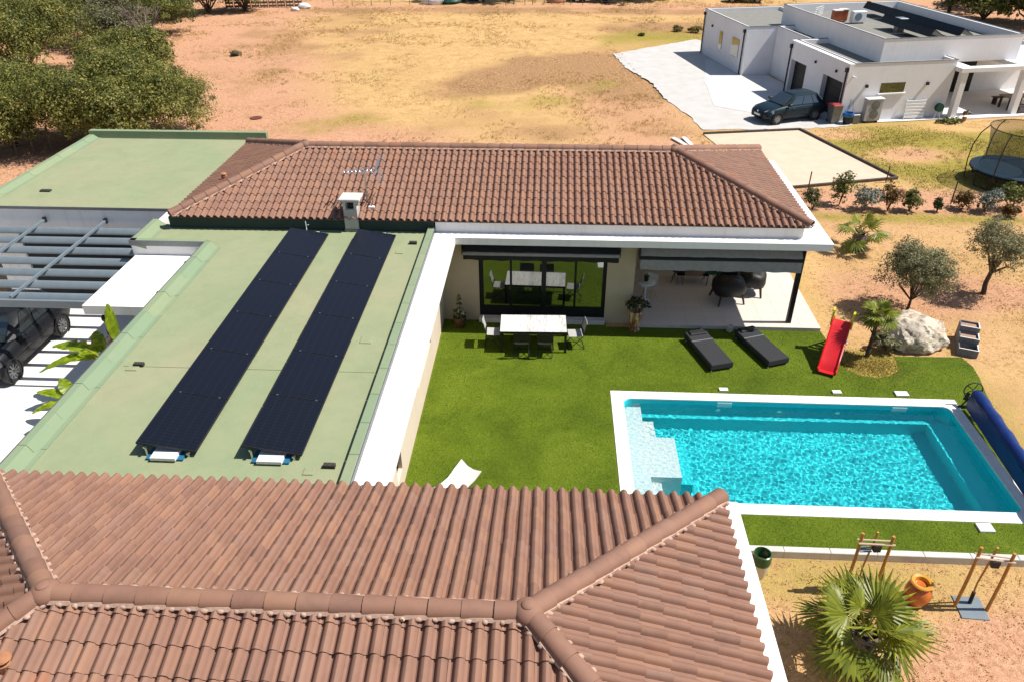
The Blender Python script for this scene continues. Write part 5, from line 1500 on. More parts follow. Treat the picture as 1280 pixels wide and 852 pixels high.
# trees behind the neighbour's house
G3 = 'trees behind the white neighbour house'
bigtree('spindly tree with visible limbs behind the neighbour roof', (38.6,82), 6.2, 8.0, 'oak_leaf', 521, G3, .2, 6, 50, 18, zbase=.35)
bigtree('round green bush between the two trees behind the neighbour roof', (40.3,78.5), 3.6, 6.2, 'shrub_leaf', 522, G3, .18, 7, 60, 18)
bigtree('dark green tree at the top right picture edge', (43.5,76.0), 5.0, 7.0, 'dark_leaf', 523, G3, .18, 8, 80, 20)
bigtree('brown-green bush behind the spindly tree', (43.0,86.0), 4.4, 6.0, 'bronze_leaf', 524, G3, .2, 6, 50, 16)
# ------------------------------------------------------------------ cars
def car(label, loc, rz, paint, L=4.2, W=1.76, H=1.49, wb=2.58, rw_=.315, rim='alloy', seat_h=0.0, group=None, hood=.93):
    t = thing('parked_car', label, 'car', loc, rz, group)          # nose towards +x
    h = L/2
    zs = seat_h
    X  = [h, h-.12, h-.32, h-.75, h-1.18, h-1.9, 0-.55*h/2.1, -h*.62, -h+.30, -h+.08, -h]
    BT = [.52, .68, .78, .86, hood, hood+.03, hood+.05, hood+.07, hood+.06, .86, .60]
    HW = [.52, .72, .82, .865, .88, .885, .885, .88, .85, .78, .66]
    ZB = [.36, .26, .22, .20, .20, .20, .20, .21, .26, .32, .42]
    kw = W/1.76
    rings = []
    for x, b, w_, z0 in zip(X, BT, HW, ZB):
        w_ *= kw; b += zs; z0 += zs*.6
        half = [(0,z0),(w_*.80,z0),(w_*.97,z0+.10),(w_,z0+.24),(w_*.995,b-.22),(w_*.955,b-.08),(w_*.86,b-.005),(w_*.5,b+.025)]
        rg = [(x,y,z) for y,z in half] + [(x,0,b+.035)] + [(x,-y,z) for y,z in half[:0:-1]]
        rings.append(rg)
    body = MB().loft(rings).build('body', paint, t, 35)
    # cabin
    hb = hood+.02+zs; ht = H
    x0b, x1b, x0t, x1t = h-1.12, -h+.22, h-1.86, -h+.72
    def pane(u, v, side):
        pass
    bot = [(x0b,.0),(x0b-.06,.60*kw),(x0b-.35,.80*kw),(x1b+.45,.82*kw),(x1b+.08,.66*kw),(x1b,0)]
    top = [(x0t,.0),(x0t-.05,.46*kw),(x0t-.22,.585*kw),(x1t+.30,.60*kw),(x1t+.06,.48*kw),(x1t,0)]
    def full(P, z, dz=0): return [(x,y,z) for x,y in P] + [(x,-y,z) for x,y in P[-2:0:-1]]
    r1 = full(bot, hb); r3 = full(top, ht-.05); r2 = [tuple((Vector(a)*.45+Vector(b)*.55)+Vector((0,0,.0))) for a, b in zip(r1, r3)]
    r2 = [(x,y*1.03,z) for x,y,z in r2]
    r4 = full([(x*.93-.01,y*.82) for x,y in top], ht-.005); 
    MB().loft([r1,r2,r3,r4]).build('cabin', paint, t, 30)
    gm = MT['car_glass']
    def quad(name, A, B, C_, D, m=gm, off=.012):
        A, B, C_, D = map(Vector, (A,B,C_,D)); n = (B-A).cross(D-A).normalized()
        c = (A+B+C_+D)/4
        if n.dot(c-Vector((0,0,1.0))) < 0: n = -n
        P = [p+n*off for p in (A,B,C_,D)]+[p-n*.02 for p in (A,B,C_,D)]
        MB().add(P, [(0,1,2,3),(7,6,5,4),(0,4,5,1),(1,5,6,2),(2,6,7,3),(3,7,4,0)]).build(name, m, t)
    def lerp(a, b, u): return tuple(Vector(a)*(1-u)+Vector(b)*u)
    def surf(i, u, v):
        """point on the cabin side between bottom and top ring segment i"""
        n = len(r1); a = lerp(r1[i], r1[(i+1) % n], u); m_ = lerp(r2[i], r2[(i+1) % n], u); b = lerp(r3[i], r3[(i+1) % n], u)
        return lerp(a, m_, v/.55) if v <= .55 else lerp(m_, b, (v-.55)/.45)
    # windscreen: mid strips
    n = len(r1)
    A0 = lerp(r1[1], r3[1], .05); A1 = lerp(r1[-1], r3[-1], .05); B0 = lerp(r1[1], r3[1], .95); B1 = lerp(r1[-1], r3[-1], .95)
    quad('windscreen', (A0[0]+.05,A0[1]*1.05,A0[2]), (A1[0]+.05,A1[1]*1.05,A1[2]), (B1[0]+.03,B1[1]*1.05,B1[2]), (B0[0]+.03,B0[1]*1.05,B0[2]), off=.03)
    A0 = lerp(r1[4], r3[4], .25); B0 = lerp(r1[4], r3[4], .92)
    quad('rear_window', (A0[0]-.05,A0[1],A0[2]), (A0[0]-.05,-A0[1],A0[2]), (B0[0]-.04,-B0[1],B0[2]), (B0[0]-.04,B0[1],B0[2]), off=.02)
    for sg in (1, -1):
        for (u0, u1) in ((.03,.40),(.43,.78),(.81,.97)):
            for (v0, v1) in ((.08,.55),(.55,.90)):
                P = [surf(2,u0,v0), surf(2,u1,v0), surf(2,u1,v1), surf(2,u0,v1)]
                quad('side_window', *[(x,y*sg,z) for x,y,z in P], off=.010)
        MB().cbox(x0b-.42, (.93*kw)*sg-.10, hb+.02, x0b-.25, (.93*kw)*sg+.10, hb+.15, .03).build('mirror', paint, t)
        m_ = MB(); m_.loft([[(h-.10,sg*.50*kw,.58+zs),(h-.10,sg*.50*kw,.72+zs),(h-.30,sg*.55*kw,.79+zs),(h-.28,sg*.55*kw,.62+zs)],[(h-.30,sg*.79*kw,.60+zs),(h-.34,sg*.78*kw,.72+zs),(h-.52,sg*.80*kw,.79+zs),(h-.50,sg*.85*kw,.62+zs)]])
        m_.build('headlight', MT['chrome'], t)
        MB().cbox(-h+.0, sg*.62*kw-.12, .62+zs, -h+.16, sg*.62*kw+.12, .86+zs, .02).build('tail_light', RED, t)
        for zz in (.0,):
            MB().box(h-2.6, sg*(.885*kw)-.012, .50+zs, h-.95, sg*(.885*kw)+.012, .54+zs).build('side_trim', MT['black'], t)
        for xx in (h-1.75, h-2.55): MB().cbox(xx-.11, sg*.885*kw-.015, hb-.17, xx+.02, sg*.885*kw+.015, hb-.14, .006).build('door_handle', paint, t)
    MB().cbox(h-.16, -.42*kw, .40+zs, h+.012, .42*kw, .58+zs, .01).build('grille', MT['black'], t)
    MB().box(h-.02, -.25, .42+zs, h+.022, .25, .53+zs).build('number_plate', MT['plastic_white'], t)
    MB().box(h-.05, -.045, .60+zs, h-.005, .045, .69+zs).build('badge', MT['chrome'], t)
    MB().box(-h-.018, -.25, .55+zs, -h+.02, .25, .66+zs).build('number_plate', MT['plastic_white'], t)
    for xx in (wb/2+.06, -wb/2+.06):
        for sg in (1, -1):
            m_ = Matrix.Translation((xx, sg*(W/2-.09), rw_)) @ Matrix.Rotation(sg*-PI/2, 4, 'X')
            MB().lathe([(rw_*1.14,-.06),(rw_*1.14,.098),(rw_*1.02,.099)], 22, (0,0,.02), m_, False).build('wheel_arch', MT['black'], t, 40)
            wl = MB().lathe([(rw_*.66,-.10),(rw_*.95,-.10),(rw_,-.07),(rw_,.08),(rw_*.95,.105),(rw_*.68,.105)], 24, (0,0,0), m_, False).build('wheel', MT['rubber'], t, 40)
            r_ = MB(); r_.lathe([(rw_*.68,.10),(rw_*.62,.06),(.02,.055)], 20, (0,0,0), m_, False)
            for k in range(10):
                a = 2*PI*k/10; mm = m_ @ Matrix.Rotation(a, 4, 'Z'); r_.box(.03,-.022,.06,rw_*.66,.022,.10, mm)
            r_.build('rim', MT[rim], wl, 40)
    return t
car('dark blue-green hatchback parked before the neighbour garage doors', (13.72,45.12,.034), R(23+180), MT['paint_navy'], 4.25, 1.76, 1.50)
car('black car parked under the pergola, facing the camera', (-16.25,18.72,.02), R(-90), MT['paint_black'], 4.15, 1.8, 1.58, 2.55, .34, 'metal_edge', .06)

# ------------------------------------------------------------------ person behind the banana leaf
def person():
    t = thing('person', 'person in a dark blue top and grey shorts standing in shade behind the banana leaf', 'person', (-12.50,18.22,.02), R(186))
    # body as one skinned surface; faces local +x, leaning slightly forward
    J = dict(pelvis=(0,0,.94), waist=(.0,0,1.07), chest=(.05,0,1.28), upper=(.08,0,1.42), neck=(.11,0,1.50), nape=(.13,0,1.555),
             lsh=(.08,.16,1.41), lel=(.05,.25,1.14), lwr=(.22,.22,.96), rsh=(.08,-.16,1.41), rel=(.06,-.25,1.14), rwr=(.26,-.20,1.0),
             lhip=(0,.09,.90), lkn=(.03,.11,.50), lan=(-.02,.11,.09), rhip=(0,-.09,.90), rkn=(.06,-.11,.50), ran=(.04,-.11,.09), lto=(.14,.12,.035), rto=(.20,-.12,.035))
    rad = dict(pelvis=.135, waist=.125, chest=.145, upper=.12, neck=.058, nape=.056, lsh=.062, lel=.045, lwr=.032, rsh=.062, rel=.045, rwr=.032, lhip=.088, lkn=.058, lan=.042, rhip=.088, rkn=.058, ran=.042, lto=.036, rto=.036)
    E = [('pelvis','waist'),('waist','chest'),('chest','upper'),('upper','neck'),('neck','nape'),('upper','lsh'),('lsh','lel'),('lel','lwr'),('upper','rsh'),('rsh','rel'),('rel','rwr'),('pelvis','lhip'),('lhip','lkn'),('lkn','lan'),('lan','lto'),('pelvis','rhip'),('rhip','rkn'),('rkn','ran'),('ran','rto')]
    # hands: palm and five fingers each
    for s, wn in ((1,'l'),(-1,'r')):
        w0 = Vector(J[wn+'wr']); d = Vector((.85,-.1*s,-.35)).normalized(); sd = Vector((0,s,0)); pm_ = w0+d*.075
        J[wn+'pa'] = tuple(pm_); rad[wn+'pa'] = .026; E.append((wn+'wr', wn+'pa'))
        for k, (o, L) in enumerate(((.030,.068),(.010,.078),(-.010,.072),(-.028,.058))):
            a = pm_+sd*o*.9+d*.03; b = a+d*L*.5+Vector((0,0,-.008)); c = b+d*L*.4+Vector((0,0,-.022))
            for n_, p, r in (('a',a,.009),('b',b,.0085),('c',c,.0075)): J[wn+'f%d%s' % (k,n_)] = tuple(p); rad[wn+'f%d%s' % (k,n_)] = r
            E += [(wn+'pa',wn+'f%da' % k),(wn+'f%da' % k,wn+'f%db' % k),(wn+'f%db' % k,wn+'f%dc' % k)]
        a = w0+d*.035-sd*.035*s*s+Vector((0,0,.008)); b = a+d*.03-sd*.02
        J[wn+'th'] = tuple(a); rad[wn+'th'] = .011; J[wn+'ti'] = tuple(b); rad[wn+'ti'] = .009; E += [(wn+'wr',wn+'th'),(wn+'th',wn+'ti')]
    names = list(J); idx = {n_:i for i, n_ in enumerate(names)}
    def skinned(name, keep, mat, grow=0.0, cut=None):
        nm = [n_ for n_ in names if n_ in keep]; ix = {n_:i for i, n_ in enumerate(nm)}
        me = bpy.data.meshes.new(name); me.from_pydata([J[n_] if cut is None or n_ not in cut else cut[n_] for n_ in nm], [(ix[a],ix[b]) for a, b in E if a in ix and b in ix], [])
        o = link(name, me, t)
        md = o.modifiers.new('skin', 'SKIN'); 
        for i, n_ in enumerate(nm):
            v = me.skin_vertices[0].data[i]; r = rad[n_]+grow; v.radius = (r, r*(1.28 if n_ in ('chest','waist','pelvis','upper') else 1)) if False else (r, r)
            v.use_root = n_ == 'pelvis' or (('pelvis' not in ix) and i == 0)
        sb = o.modifiers.new('sub', 'SUBSURF'); sb.levels = 2; sb.render_levels = 2
        me.materials.append(mat)
        dg = bpy.context.evaluated_depsgraph_get(); ev = o.evaluated_get(dg); m2 = bpy.data.meshes.new_from_object(ev)
        o.modifiers.clear(); o.data = m2; m2.materials.clear(); m2.materials.append(mat); m2.polygons.foreach_set('use_smooth', [True]*len(m2.polygons))
        return o
    skin = M('skin', (.42,.24,.16), (.38,.21,.14), 20, .55)
    body = skinned('body', set(names), skin)
    blue = M('dark blue cotton', (.008,.045,.16), (.006,.035,.13), 9, .9, .2, 80)
    skinned('shirt', {'pelvis','waist','chest','upper','lsh','rsh','lel','rel'}, blue, .014, {'lel':(.06,.215,1.24), 'rel':(.065,-.215,1.24), 'pelvis':(0,0,.93)})
    grey = M('grey cotton shorts', (.16,.15,.15), (.12,.115,.115), 9, .9)
    skinned('shorts', {'pelvis','lhip','rhip','lkn','rkn'}, grey, .016, {'lkn':(.025,.11,.60), 'rkn':(.05,-.11,.60), 'pelvis':(0,0,.90)})
    # head with face, bent down a little
    hd = MB(); hd.ball((0,0,0), (.098,.076,.118), 20, 14)
    V = []
    for x, y, z in hd.v:
        if z < -.02 and x > 0: x *= 1.0; y *= .86-.9*max(0,-z-.05)
        if z > .02 and x < 0: x *= 1.08
        V.append((x,y,z))
    hd.v = V
    hd.loft([[(.088,-.012,.022),(.088,.012,.022),(.098,.0,.022)],[(.090,-.018,-.022),(.090,.018,-.022),(.118,0,-.020)]])      # nose
    hd.ball((-.005,.077,-.005), (.022,.010,.032), 8, 6); hd.ball((-.005,-.077,-.005), (.022,.010,.032), 8, 6)
    mh = Matrix.Translation((.165,0,1.655)) @ Matrix.Rotation(R(22), 4, 'Y')
    hd.xf(mh); head = hd.build('head', skin, t, 60)
    dkm = M('dark eye and lip', (.05,.03,.03), (.04,.02,.02), 9, .4)
    for s in (-1,1): MB().ball((.085,s*.032,.012), (.012,.014,.009), 8, 6).xf(mh).build('eye', dkm, head)
    MB().ball((.086,0,-.055), (.012,.026,.008), 8, 6).xf(mh).build('mouth', dkm, head)
    g = np.random.default_rng(2); hr = MB(); hr.ball((-.016,0,.026), (.108,.092,.110), 18, 12, .10, 4)
    hr.v = [(x,y,z) for x,y,z in hr.v]
    for k in range(40):
        a = g.uniform(0,2*PI); e = g.uniform(.1,1.4); c = (-.02+.095*math.cos(a)*math.cos(e), .085*math.sin(a)*math.cos(e), .03+.10*math.sin(e)); 
        if c[0] > .07 and c[2] < .06: continue
        hr.ball(c, .022, 6, 4, .3, k)
    hr.v = [(min(x, .062 if z < .055 else .2),y,z) for x,y,z in hr.v]
    hr.xf(mh).build('hair', M('black hair', (.008,.007,.006), (.014,.012,.01), 30, .5), head, 60)
    for s, j in ((1,'l'),(-1,'r')): MB().cbox(J[j+'an'][0]-.08, J[j+'an'][1]-.05, 0, J[j+'an'][0]+.20, J[j+'an'][1]+.05, .075, .02).build('shoe', MT['black'], t)
person()

# ------------------------------------------------------------------ the neighbour's house
NM = Matrix.Translation((16.48,44.55,0)) @ Matrix.Rotation(R(12), 4, 'Z')
nh = thing('neighbour_house', 'white flat-roofed modern house with grey roofs and dark garage doors', 'house', (16.48,44.55,0), R(12))
NW_ = rendered('white facade', (.76,.75,.76), (.72,.71,.715), .92)
GRF = M('grey gravel roof', (.23,.225,.20), (.19,.185,.165), 3, .95, .5, 40)
def nb_(name, *b, mat=None): return MB().box(*b).build(name, mat or NW_, nh)
def flat(name, u0, v0, u1, v1, z, par=.28, th=.2, base=-.1):
    """block with a parapet and a recessed roof"""
    wl = MB().box(u0,v0,base,u1,v1,z-par).build(name, NW_, nh)
    p = MB(); p.box(u0,v0,z-par,u1,v0+th,z); p.box(u0,v1-th,z-par,u1,v1,z); p.box(u0,v0+th,z-par,u0+th,v1-th,z); p.box(u1-th,v0+th,z-par,u1,v1-th,z)
    p.build('parapet', NW_, wl)
    MB().box(u0+th,v0+th,z-par,u1-th,v1-th,z-par+.03).build('roof_gravel', GRF, wl)
    c = MB(); e = .02; c.box(u0-e,v0-e,z,u1+e,v0+.05,z+.03); c.box(u0-e,v1-.05,z,u1+e,v1+e,z+.03); c.box(u0-e,v0+.05,z,u0+.05,v1-.05,z+.03); c.box(u1-.05,v0+.05,z,u1+e,v1-.05,z+.03)
    c.build('coping_trim', MT['metal_edge'], wl)
    return wl
# garage with two recessed doors
dth = .35
ga = flat('garage_block', dth, 0, 6.55, 6.9, 3.2)
for a, b in ((0,.35),(2.55,4.6),(6.55,6.9)): nb_('garage_pier', 0, a, -.1, dth, b, 3.2)
nb_('garage_lintel', 0, .35, 2.12, dth, 2.55, 3.2); nb_('garage_lintel', 0, 4.6, 2.12, dth, 6.55, 3.2)
for a, b in ((.35,2.55),(4.6,6.55)):
    for k in range(4): nb_('garage_door_panel', dth-.06, a+.01, .03+k*.52, dth-.005, b-.01, .03+k*.52+.51, mat=MT['anthracite'])
for v, hh in ((.12,3.0),(6.75,3.0)):
    d_ = MB(); d_.tube([(-.06,v,.03),(-.06,v,hh-.25)], .045, 8); d_.box(-.14,v-.09,hh-.25,0,v+.09,hh-.02); d_.build('downpipe', MT['black'], nh)
for v in (3.6, 1.2): nb_('wall_lamp', -.10, v-.05, 2.5, 0, v+.05, 2.64, mat=MT['black'])
nb_('garage_window', 2.15, -.012, 1.55, 3.65, .05, 2.1, mat=MT['pane']); nb_('window_sill', 2.05, -.10, 1.46, 3.75, 0, 1.53)
for u in (1.25, 5.0):
    w_l = nb_('wall_lamp', u-.06, -.14, 1.9, u+.06, 0, 2.06, mat=MT['black'])
nb_('camera_arm', .28, -.35, 2.5, .34, 0, 2.56, mat=NW_)
# rear block, link block and tall centre block
A_ = flat('rear_block', -.95, 11.45, 5.2, 19.2, 3.2)
for v, w_, z0, z1 in ((13.0,1.2,1.0,2.2),(15.6,.5,1.0,2.2)): nb_('rear_window', -.99, v-w_/2, z0, -.9, v+w_/2, z1, mat=MT['pane'])
nb_('wall_lamp', -1.05, 17.3, 2.2, -.95, 17.42, 2.36, mat=MT['black'])
for v in (11.7, 18.95):
    d_ = MB(); d_.tube([(-1.02,v,.03),(-1.02,v,2.8)], .045, 8); d_.box(-1.1,v-.09,2.8,-.95,v+.09,3.0); d_.build('downpipe', MT['black'], nh)
nb_('wall_lamp', 1.9, 11.33, 2.0, 2.02, 11.45, 2.16, mat=MT['black'])
flat('link_block', 1.2, 6.92, 3.5, 11.43, 3.2)
tall = flat('centre_block', 2.4, 1.0, 11.1, 13.4, 4.25, .55, .2, 2.86)
nb_('core_wall', 3.52, 6.92, -.1, 6.56, 13.3, 2.86)
flat('living_block', 6.57, 4.7, 15.5, 9.0, 2.85, .2)
nb_('terrace_roof', 6.57, 2.3, 2.6, 15.5, 4.69, 2.83)
nb_('terrace_side', 6.57, 2.3, -.1, 6.8, 4.69, 2.6)
MB().box(6.85, 2.31, -.1, 15.6, 4.69, .10).build('terrace_slab', MT['paving'], nh)
# frame pergola and terrace
for a in ((6.5,-.62,2.62,10.95,-.12,2.85), (6.5,1.9,2.62,10.95,2.28,2.85), (6.5,-.12,2.62,7.35,1.9,2.85), (10.35,-.12,2.62,10.95,1.9,2.85)): nb_('pergola_frame', *a)
for u in (6.85, 10.75): MB().cbox(u-.17, -.55, 0, u+.17, -.2, 2.62, .01).build('pillar', NW_, nh)
nb_('pergola_roof', 10.95, -.62, 2.66, 15.5, 2.28, 2.83)
nb_('pillar', 14.6, -.55, 0, 14.95, -.2, 2.66)
MB().box(6.56, -.85, -.1, 15.6, 2.3, .10).build('terrace_slab', MT['paving'], nh)
nb_('patio_door', 8.6, 4.62, .1, 11.6, 4.70, 2.4, mat=MT['anthracite']); nb_('patio_door', 6.80, 2.5, .1, 6.84, 3.6, 2.4, mat=MT['pane'])
# solar rows on the tall roof, seen from their backs
for k, (u, v0, v1) in enumerate(((6.5,1.6,6.3),(8.3,1.5,11.8))):
    n_ = round((v1-v0)/1.7)
    for j in range(n_):
        m_ = Matrix.Translation((u, v0+j*1.7, 3.74)) @ Matrix.Rotation(R(30), 4, 'Y')
        MB().box(-1.05, .02, .32, .0, 1.68, .36, m_).build('roof_solar_panel', MT['solar'], nh)
        MB().box(-1.05, .02, -.12, -1.0, 1.68, .36, m_).build('panel_support', MT['black'], nh)
# roof equipment
OBM = M('rust orange box', (.36,.09,.03), (.25,.06,.02), 5, .6)
def ntop(name, label, cat, u, v, z, rz=0, group=None):
    p = NM @ Vector((u,v,z)); return thing(name, label, cat, p, R(12)+rz, group)
t = ntop('condenser', 'white air conditioning condenser on the neighbour roof', 'air conditioner', 5.2, 8.6, 3.73); MB().cbox(-.45,-.2,.08,.45,.2,.75,.03).build('casing', MT['plastic_white'], t); MB().lathe([(.24,0),(.24,.02)], 16, (0,0,0), Matrix.Translation((-.1,-.21,.42)) @ Matrix.Rotation(PI/2,4,'X')).build('fan_grille', MT['grey_metal'], t)
for dx in (-.3,.3): MB().box(dx-.03,-.2,0,dx+.03,.2,.08).build('foot', MT['black'], t)
for k, (u,v,lb) in enumerate(((3.9,9.0,'left of two rust orange boxes on the neighbour roof'),(4.5,9.3,'right of two rust orange boxes on the neighbour roof'))):
    t = ntop('roof_cabinet', lb, 'box', u, v, 3.73, 0, 'rust orange roof boxes'); MB().cbox(-.26,-.2,.1,.26,.2,.75,.02).build('casing', OBM, t); MB().cbox(-.3,-.24,.75,.3,.24,.80,.02).build('lid', MT['concrete'], t)
    for dx in (-.2,.2): MB().box(dx-.03,-.18,0,dx+.03,.18,.1).build('foot', MT['plastic_white'], t)
t = ntop('roof_vent_stack', 'dark grey vent stack with a cap on the neighbour roof', 'vent', 6.1, 5.4, 3.73); MB().cbox(-.22,-.22,0,.22,.22,.75,.02).build('shaft', MT['metal_edge'], t); MB().cbox(-.3,-.3,.75,.3,.3,.83,.02).build('cap', MT['grey_metal'], t)
t = ntop('roof_aerial', 'thin white aerial on the neighbour roof near the rust boxes', 'aerial', 3.0, 9.6, 3.73); MB().tube([(0,0,0),(0,0,.9)], .02, 5).build('mast', MT['plastic_white'], t)
ar = MB()
for k in range(5): ar.tube([(-.3,.0,.85-.12*k),(.3,.1,.95-.12*k)], .012, 4)
ar.build('bars', MT['plastic_white'], t)
# things along the neighbour's wall
t = ntop('heat_pump', 'grey heat pump unit against the neighbour house wall', 'heat pump', 1.75, -.32, .034); MB().cbox(-.48,-.18,.10,.48,.18,1.30,.02).build('casing', M('grey casing', (.42,.41,.41), (.36,.35,.35), 5, .5), t); MB().cbox(-.52,-.22,1.30,.52,.22,1.35,.01).build('lid', MT['plastic_white'], t)
for z in (.45,.95): MB().lathe([(.25,0),(.25,.02),(.05,.03)], 16, (0,0,0), Matrix.Translation((.05,-.185,z)) @ Matrix.Rotation(PI/2,4,'X')).build('fan_grille', MT['metal_edge'], t)
for dx in (-.35,.35): MB().box(dx-.04,-.18,0,dx+.04,.18,.1).build('foot', MT['black'], t)
def wheelie(label, u, v, lid, rz=0):
    t = ntop('wheelie_bin', label, 'bin', u, v, .034, rz)
    MB().loft([[(-.22,-.25,.06),(.22,-.25,.06),(.22,.22,.06),(-.22,.22,.06)],[(-.28,-.34,1.0),(.28,-.34,1.0),(.28,.32,1.0),(-.28,.32,1.0)]]).build('body', MT['metal_edge'], t)
    MB().cbox(-.29,-.36,1.0,.29,.36,1.06,.03).build('lid', lid, t)
    for s in (-1,1): MB().lathe([(.09,-.02),(.09,.02)], 12, (0,0,0), Matrix.Translation((s*.2,.26,.09)) @ Matrix.Rotation(PI/2,4,'Y')).build('wheel', MT['rubber'], t)
wheelie('grey wheelie bin with a red lid at the neighbour garage corner', -.42, -.12, M('faded red lid', (.30,.04,.035), (.24,.03,.03), 4, .6))
t = ntop('bucket', 'dark bucket with a blue rim at the neighbour wall', 'bucket', .30, -.42, .034); MB().lathe([(.22,0),(.28,.42)], 16).build('body', MT['black'], t, 40); MB().lathe([(.28,.40),(.31,.44),(.30,.62),(.26,.62),(.22,.44)], 16).build('blue_rim', M('blue plastic', (.02,.16,.42), (.02,.12,.34), 4, .5), t, 40)
t = ntop('storage_tub', 'small dark tub beside the blue bucket', 'tub', .78, -.35, .034); MB().cbox(-.2,-.18,0,.2,.18,.50,.02).build('body', MT['metal_edge'], t)
t = ntop('broom', 'two broom handles leaning on the neighbour wall', 'broom', .45, -.12, .034); MB().tube([(-.3,-.25,0),(.05,.08,1.25)], .014, 5).build('handle', MT['wood'], t); MB().tube([(.25,-.25,0),(.18,.08,1.2)], .014, 5).build('handle', MT['metal_edge'], t)
t = ntop('louvred_screen', 'white slatted screen leaning on the neighbour wall', 'screen', 4.55, -.18, .034)
for k in range(6): MB().cbox(-.62,-.06+.02*k,.06+.17*k,.62,-.02+.02*k,.19+.17*k,.006).build('slat', MT['plastic_white'], t)
for s in (-1,1): MB().tube([(s*.6,-.03,0),(s*.6,.09,1.1)], .025, 5).build('frame', MT['plastic_white'], t)
t = ntop('hose_reel', 'green garden hose reel at the foot of the neighbour wall', 'hose reel', 5.95, -.35, .034); MB().tube([(-.2,0,0),(0,0,.55)], .03, 6).tube([(.2,0,0),(0,0,.55)], .03, 6).build('stand', MT['plastic_white'], t)
MB().lathe([(.24,-.1),(.24,-.06),(.17,-.05),(.17,.05),(.24,.06),(.24,.1)], 16, (0,0,0), Matrix.Translation((0,0,.62)) @ Matrix.Rotation(PI/2,4,'X')).build('drum', GR, t, 40)
t = ntop('barbecue', 'grey barbecue cabinet on the neighbour terrace', 'barbecue', 7.75, 3.2, .10); MB().cbox(-.6,-.3,0,.6,.3,.85,.01).build('cabinet', MT['metal_edge'], t); MB().cbox(-.55,-.28,.85,.55,.28,1.1,.06).build('hood', MT['black'], t)
t = ntop('potted_plant', 'yellow-green potted plant by the neighbour terrace entrance', 'plant', 6.72, 1.2, .10); MB().lathe([(.16,0),(.24,.5),(.2,.5)], 14).build('pot', MT['metal_edge'], t, 40); foliage('foliage', [(0,0,.85,.28,.28,.35,22,9,.12)], .08, MT['gold_leaf'], t, 31)
t = ntop('garden_bench', 'dark brown wooden table set on the neighbour terrace', 'table', 11.9, .6, .10)
MB().cbox(-1.1,-.45,.70,1.1,.45,.76,.01).build('table_top', M('pale table wood', (.36,.26,.17), (.28,.2,.13), 6, .7), t)
for sx in (-1,1):
    for sy in (-1,1): MB().cbox(sx*.95-.05,sy*.36-.05,0,sx*.95+.05,sy*.36+.05,.70,.005).build('leg', MT['wood'], t)
for sy in (-1,1):
    MB().cbox(-1.0,sy*.95-.2,.42,1.0,sy*.95+.2,.46,.006).build('bench_seat', MT['wood'], t)
    for sx in (-1,1): MB().box(sx*.85-.04,sy*.95-.16,0,sx*.85+.04,sy*.95+.16,.42).build('bench_leg', MT['wood'], t)
t = ntop('grass_clump', 'bright green plant clump at the foot of the terrace pillar', 'plant', 6.1, -1.2, .0); foliage('foliage', [(0,0,.12,.9,.35,.15,44,9,.14)], .09, MT['shrub_leaf'], t, 33)
t = ntop('terracotta_flower', 'small orange-brown plant beside the terrace pillar', 'plant', 7.25, -1.0, .0); MB().lathe([(.1,0),(.13,.22)], 12).build('pot', MT['terracotta'], t, 40); foliage('foliage', [(0,0,.4,.2,.2,.2,16,8,.08)], .07, MT['bronze_leaf'], t, 34)
# ------------------------------------------------------------------ trampoline
tr = thing('trampoline', 'round blue trampoline with curved poles and safety net on the neighbour lawn', 'trampoline', (21.35,35.0,0))
TRM = M('trampoline pad blue', (.012,.035,.055), (.010,.028,.045), 5, .5); MATM = M('jump mat', (.012,.016,.026), (.018,.022,.032), 9, .6)
MB().lathe([(1.45,.70),(1.78,.70),(1.80,.72),(1.78,.745),(1.45,.745)], 40).build('pad', TRM, tr, 40)
MB().lathe([(1.45,.712),(1.45,.72),(.02,.70)], 40).build('jump_mat', MATM, tr, 60)
MB().lathe([(1.76,.60),(1.80,.64),(1.76,.68)], 40, cap=False).build('frame_ring', MT['black'], tr, 40)
for k in range(4):
    a = 2*PI*k/4+.4; MB().tube([(1.76*math.cos(a-.25),1.76*math.sin(a-.25),.64),(1.76*math.cos(a-.2),1.76*math.sin(a-.2),.03),(1.76*math.cos(a+.2),1.76*math.sin(a+.2),.03),(1.76*math.cos(a+.25),1.76*math.sin(a+.25),.64)], .03, 6).build('leg', MT['black'], tr)
for k in range(6):
    a = 2*PI*k/6+PI-.35; c, s = math.cos(a), math.sin(a)
    MB().tube([(1.85*c,1.85*s,.05),(1.93*c,1.93*s,.9),(1.90*c,1.90*s,1.6),(1.72*c,1.72*s,2.2),(1.45*c,1.45*s,2.55)], .025, 6).build('net_pole', MT['black'], tr, 50)
MB().tube([(1.45*math.cos(a),1.45*math.sin(a),2.55) for a in np.linspace(0,2*PI,41)], .02, 5, False).build('top_ring', MT['black'], tr, 50)
def net_mat():
    m, n, l, bs = nodes('black safety net'); v = coord(n)
    bs.inputs['Base Color'].default_value = (.02,.02,.018,1); bs.inputs['Roughness'].default_value = .9
    tb = n.new('ShaderNodeBsdfTransparent'); x = n.new('ShaderNodeMixShader'); x.inputs[0].default_value = .45
    l.new(tb.outputs[0], x.inputs[1]); l.new(bs.outputs[0], x.inputs[2]); l.new(x.outputs[0], n['Material Output'].inputs[0])
    return m
MB().lathe([(1.44,.75),(1.30,1.2),(1.28,1.7),(1.36,2.2),(1.45,2.54)], 40, cap=False).build('net', net_mat(), tr, 60)
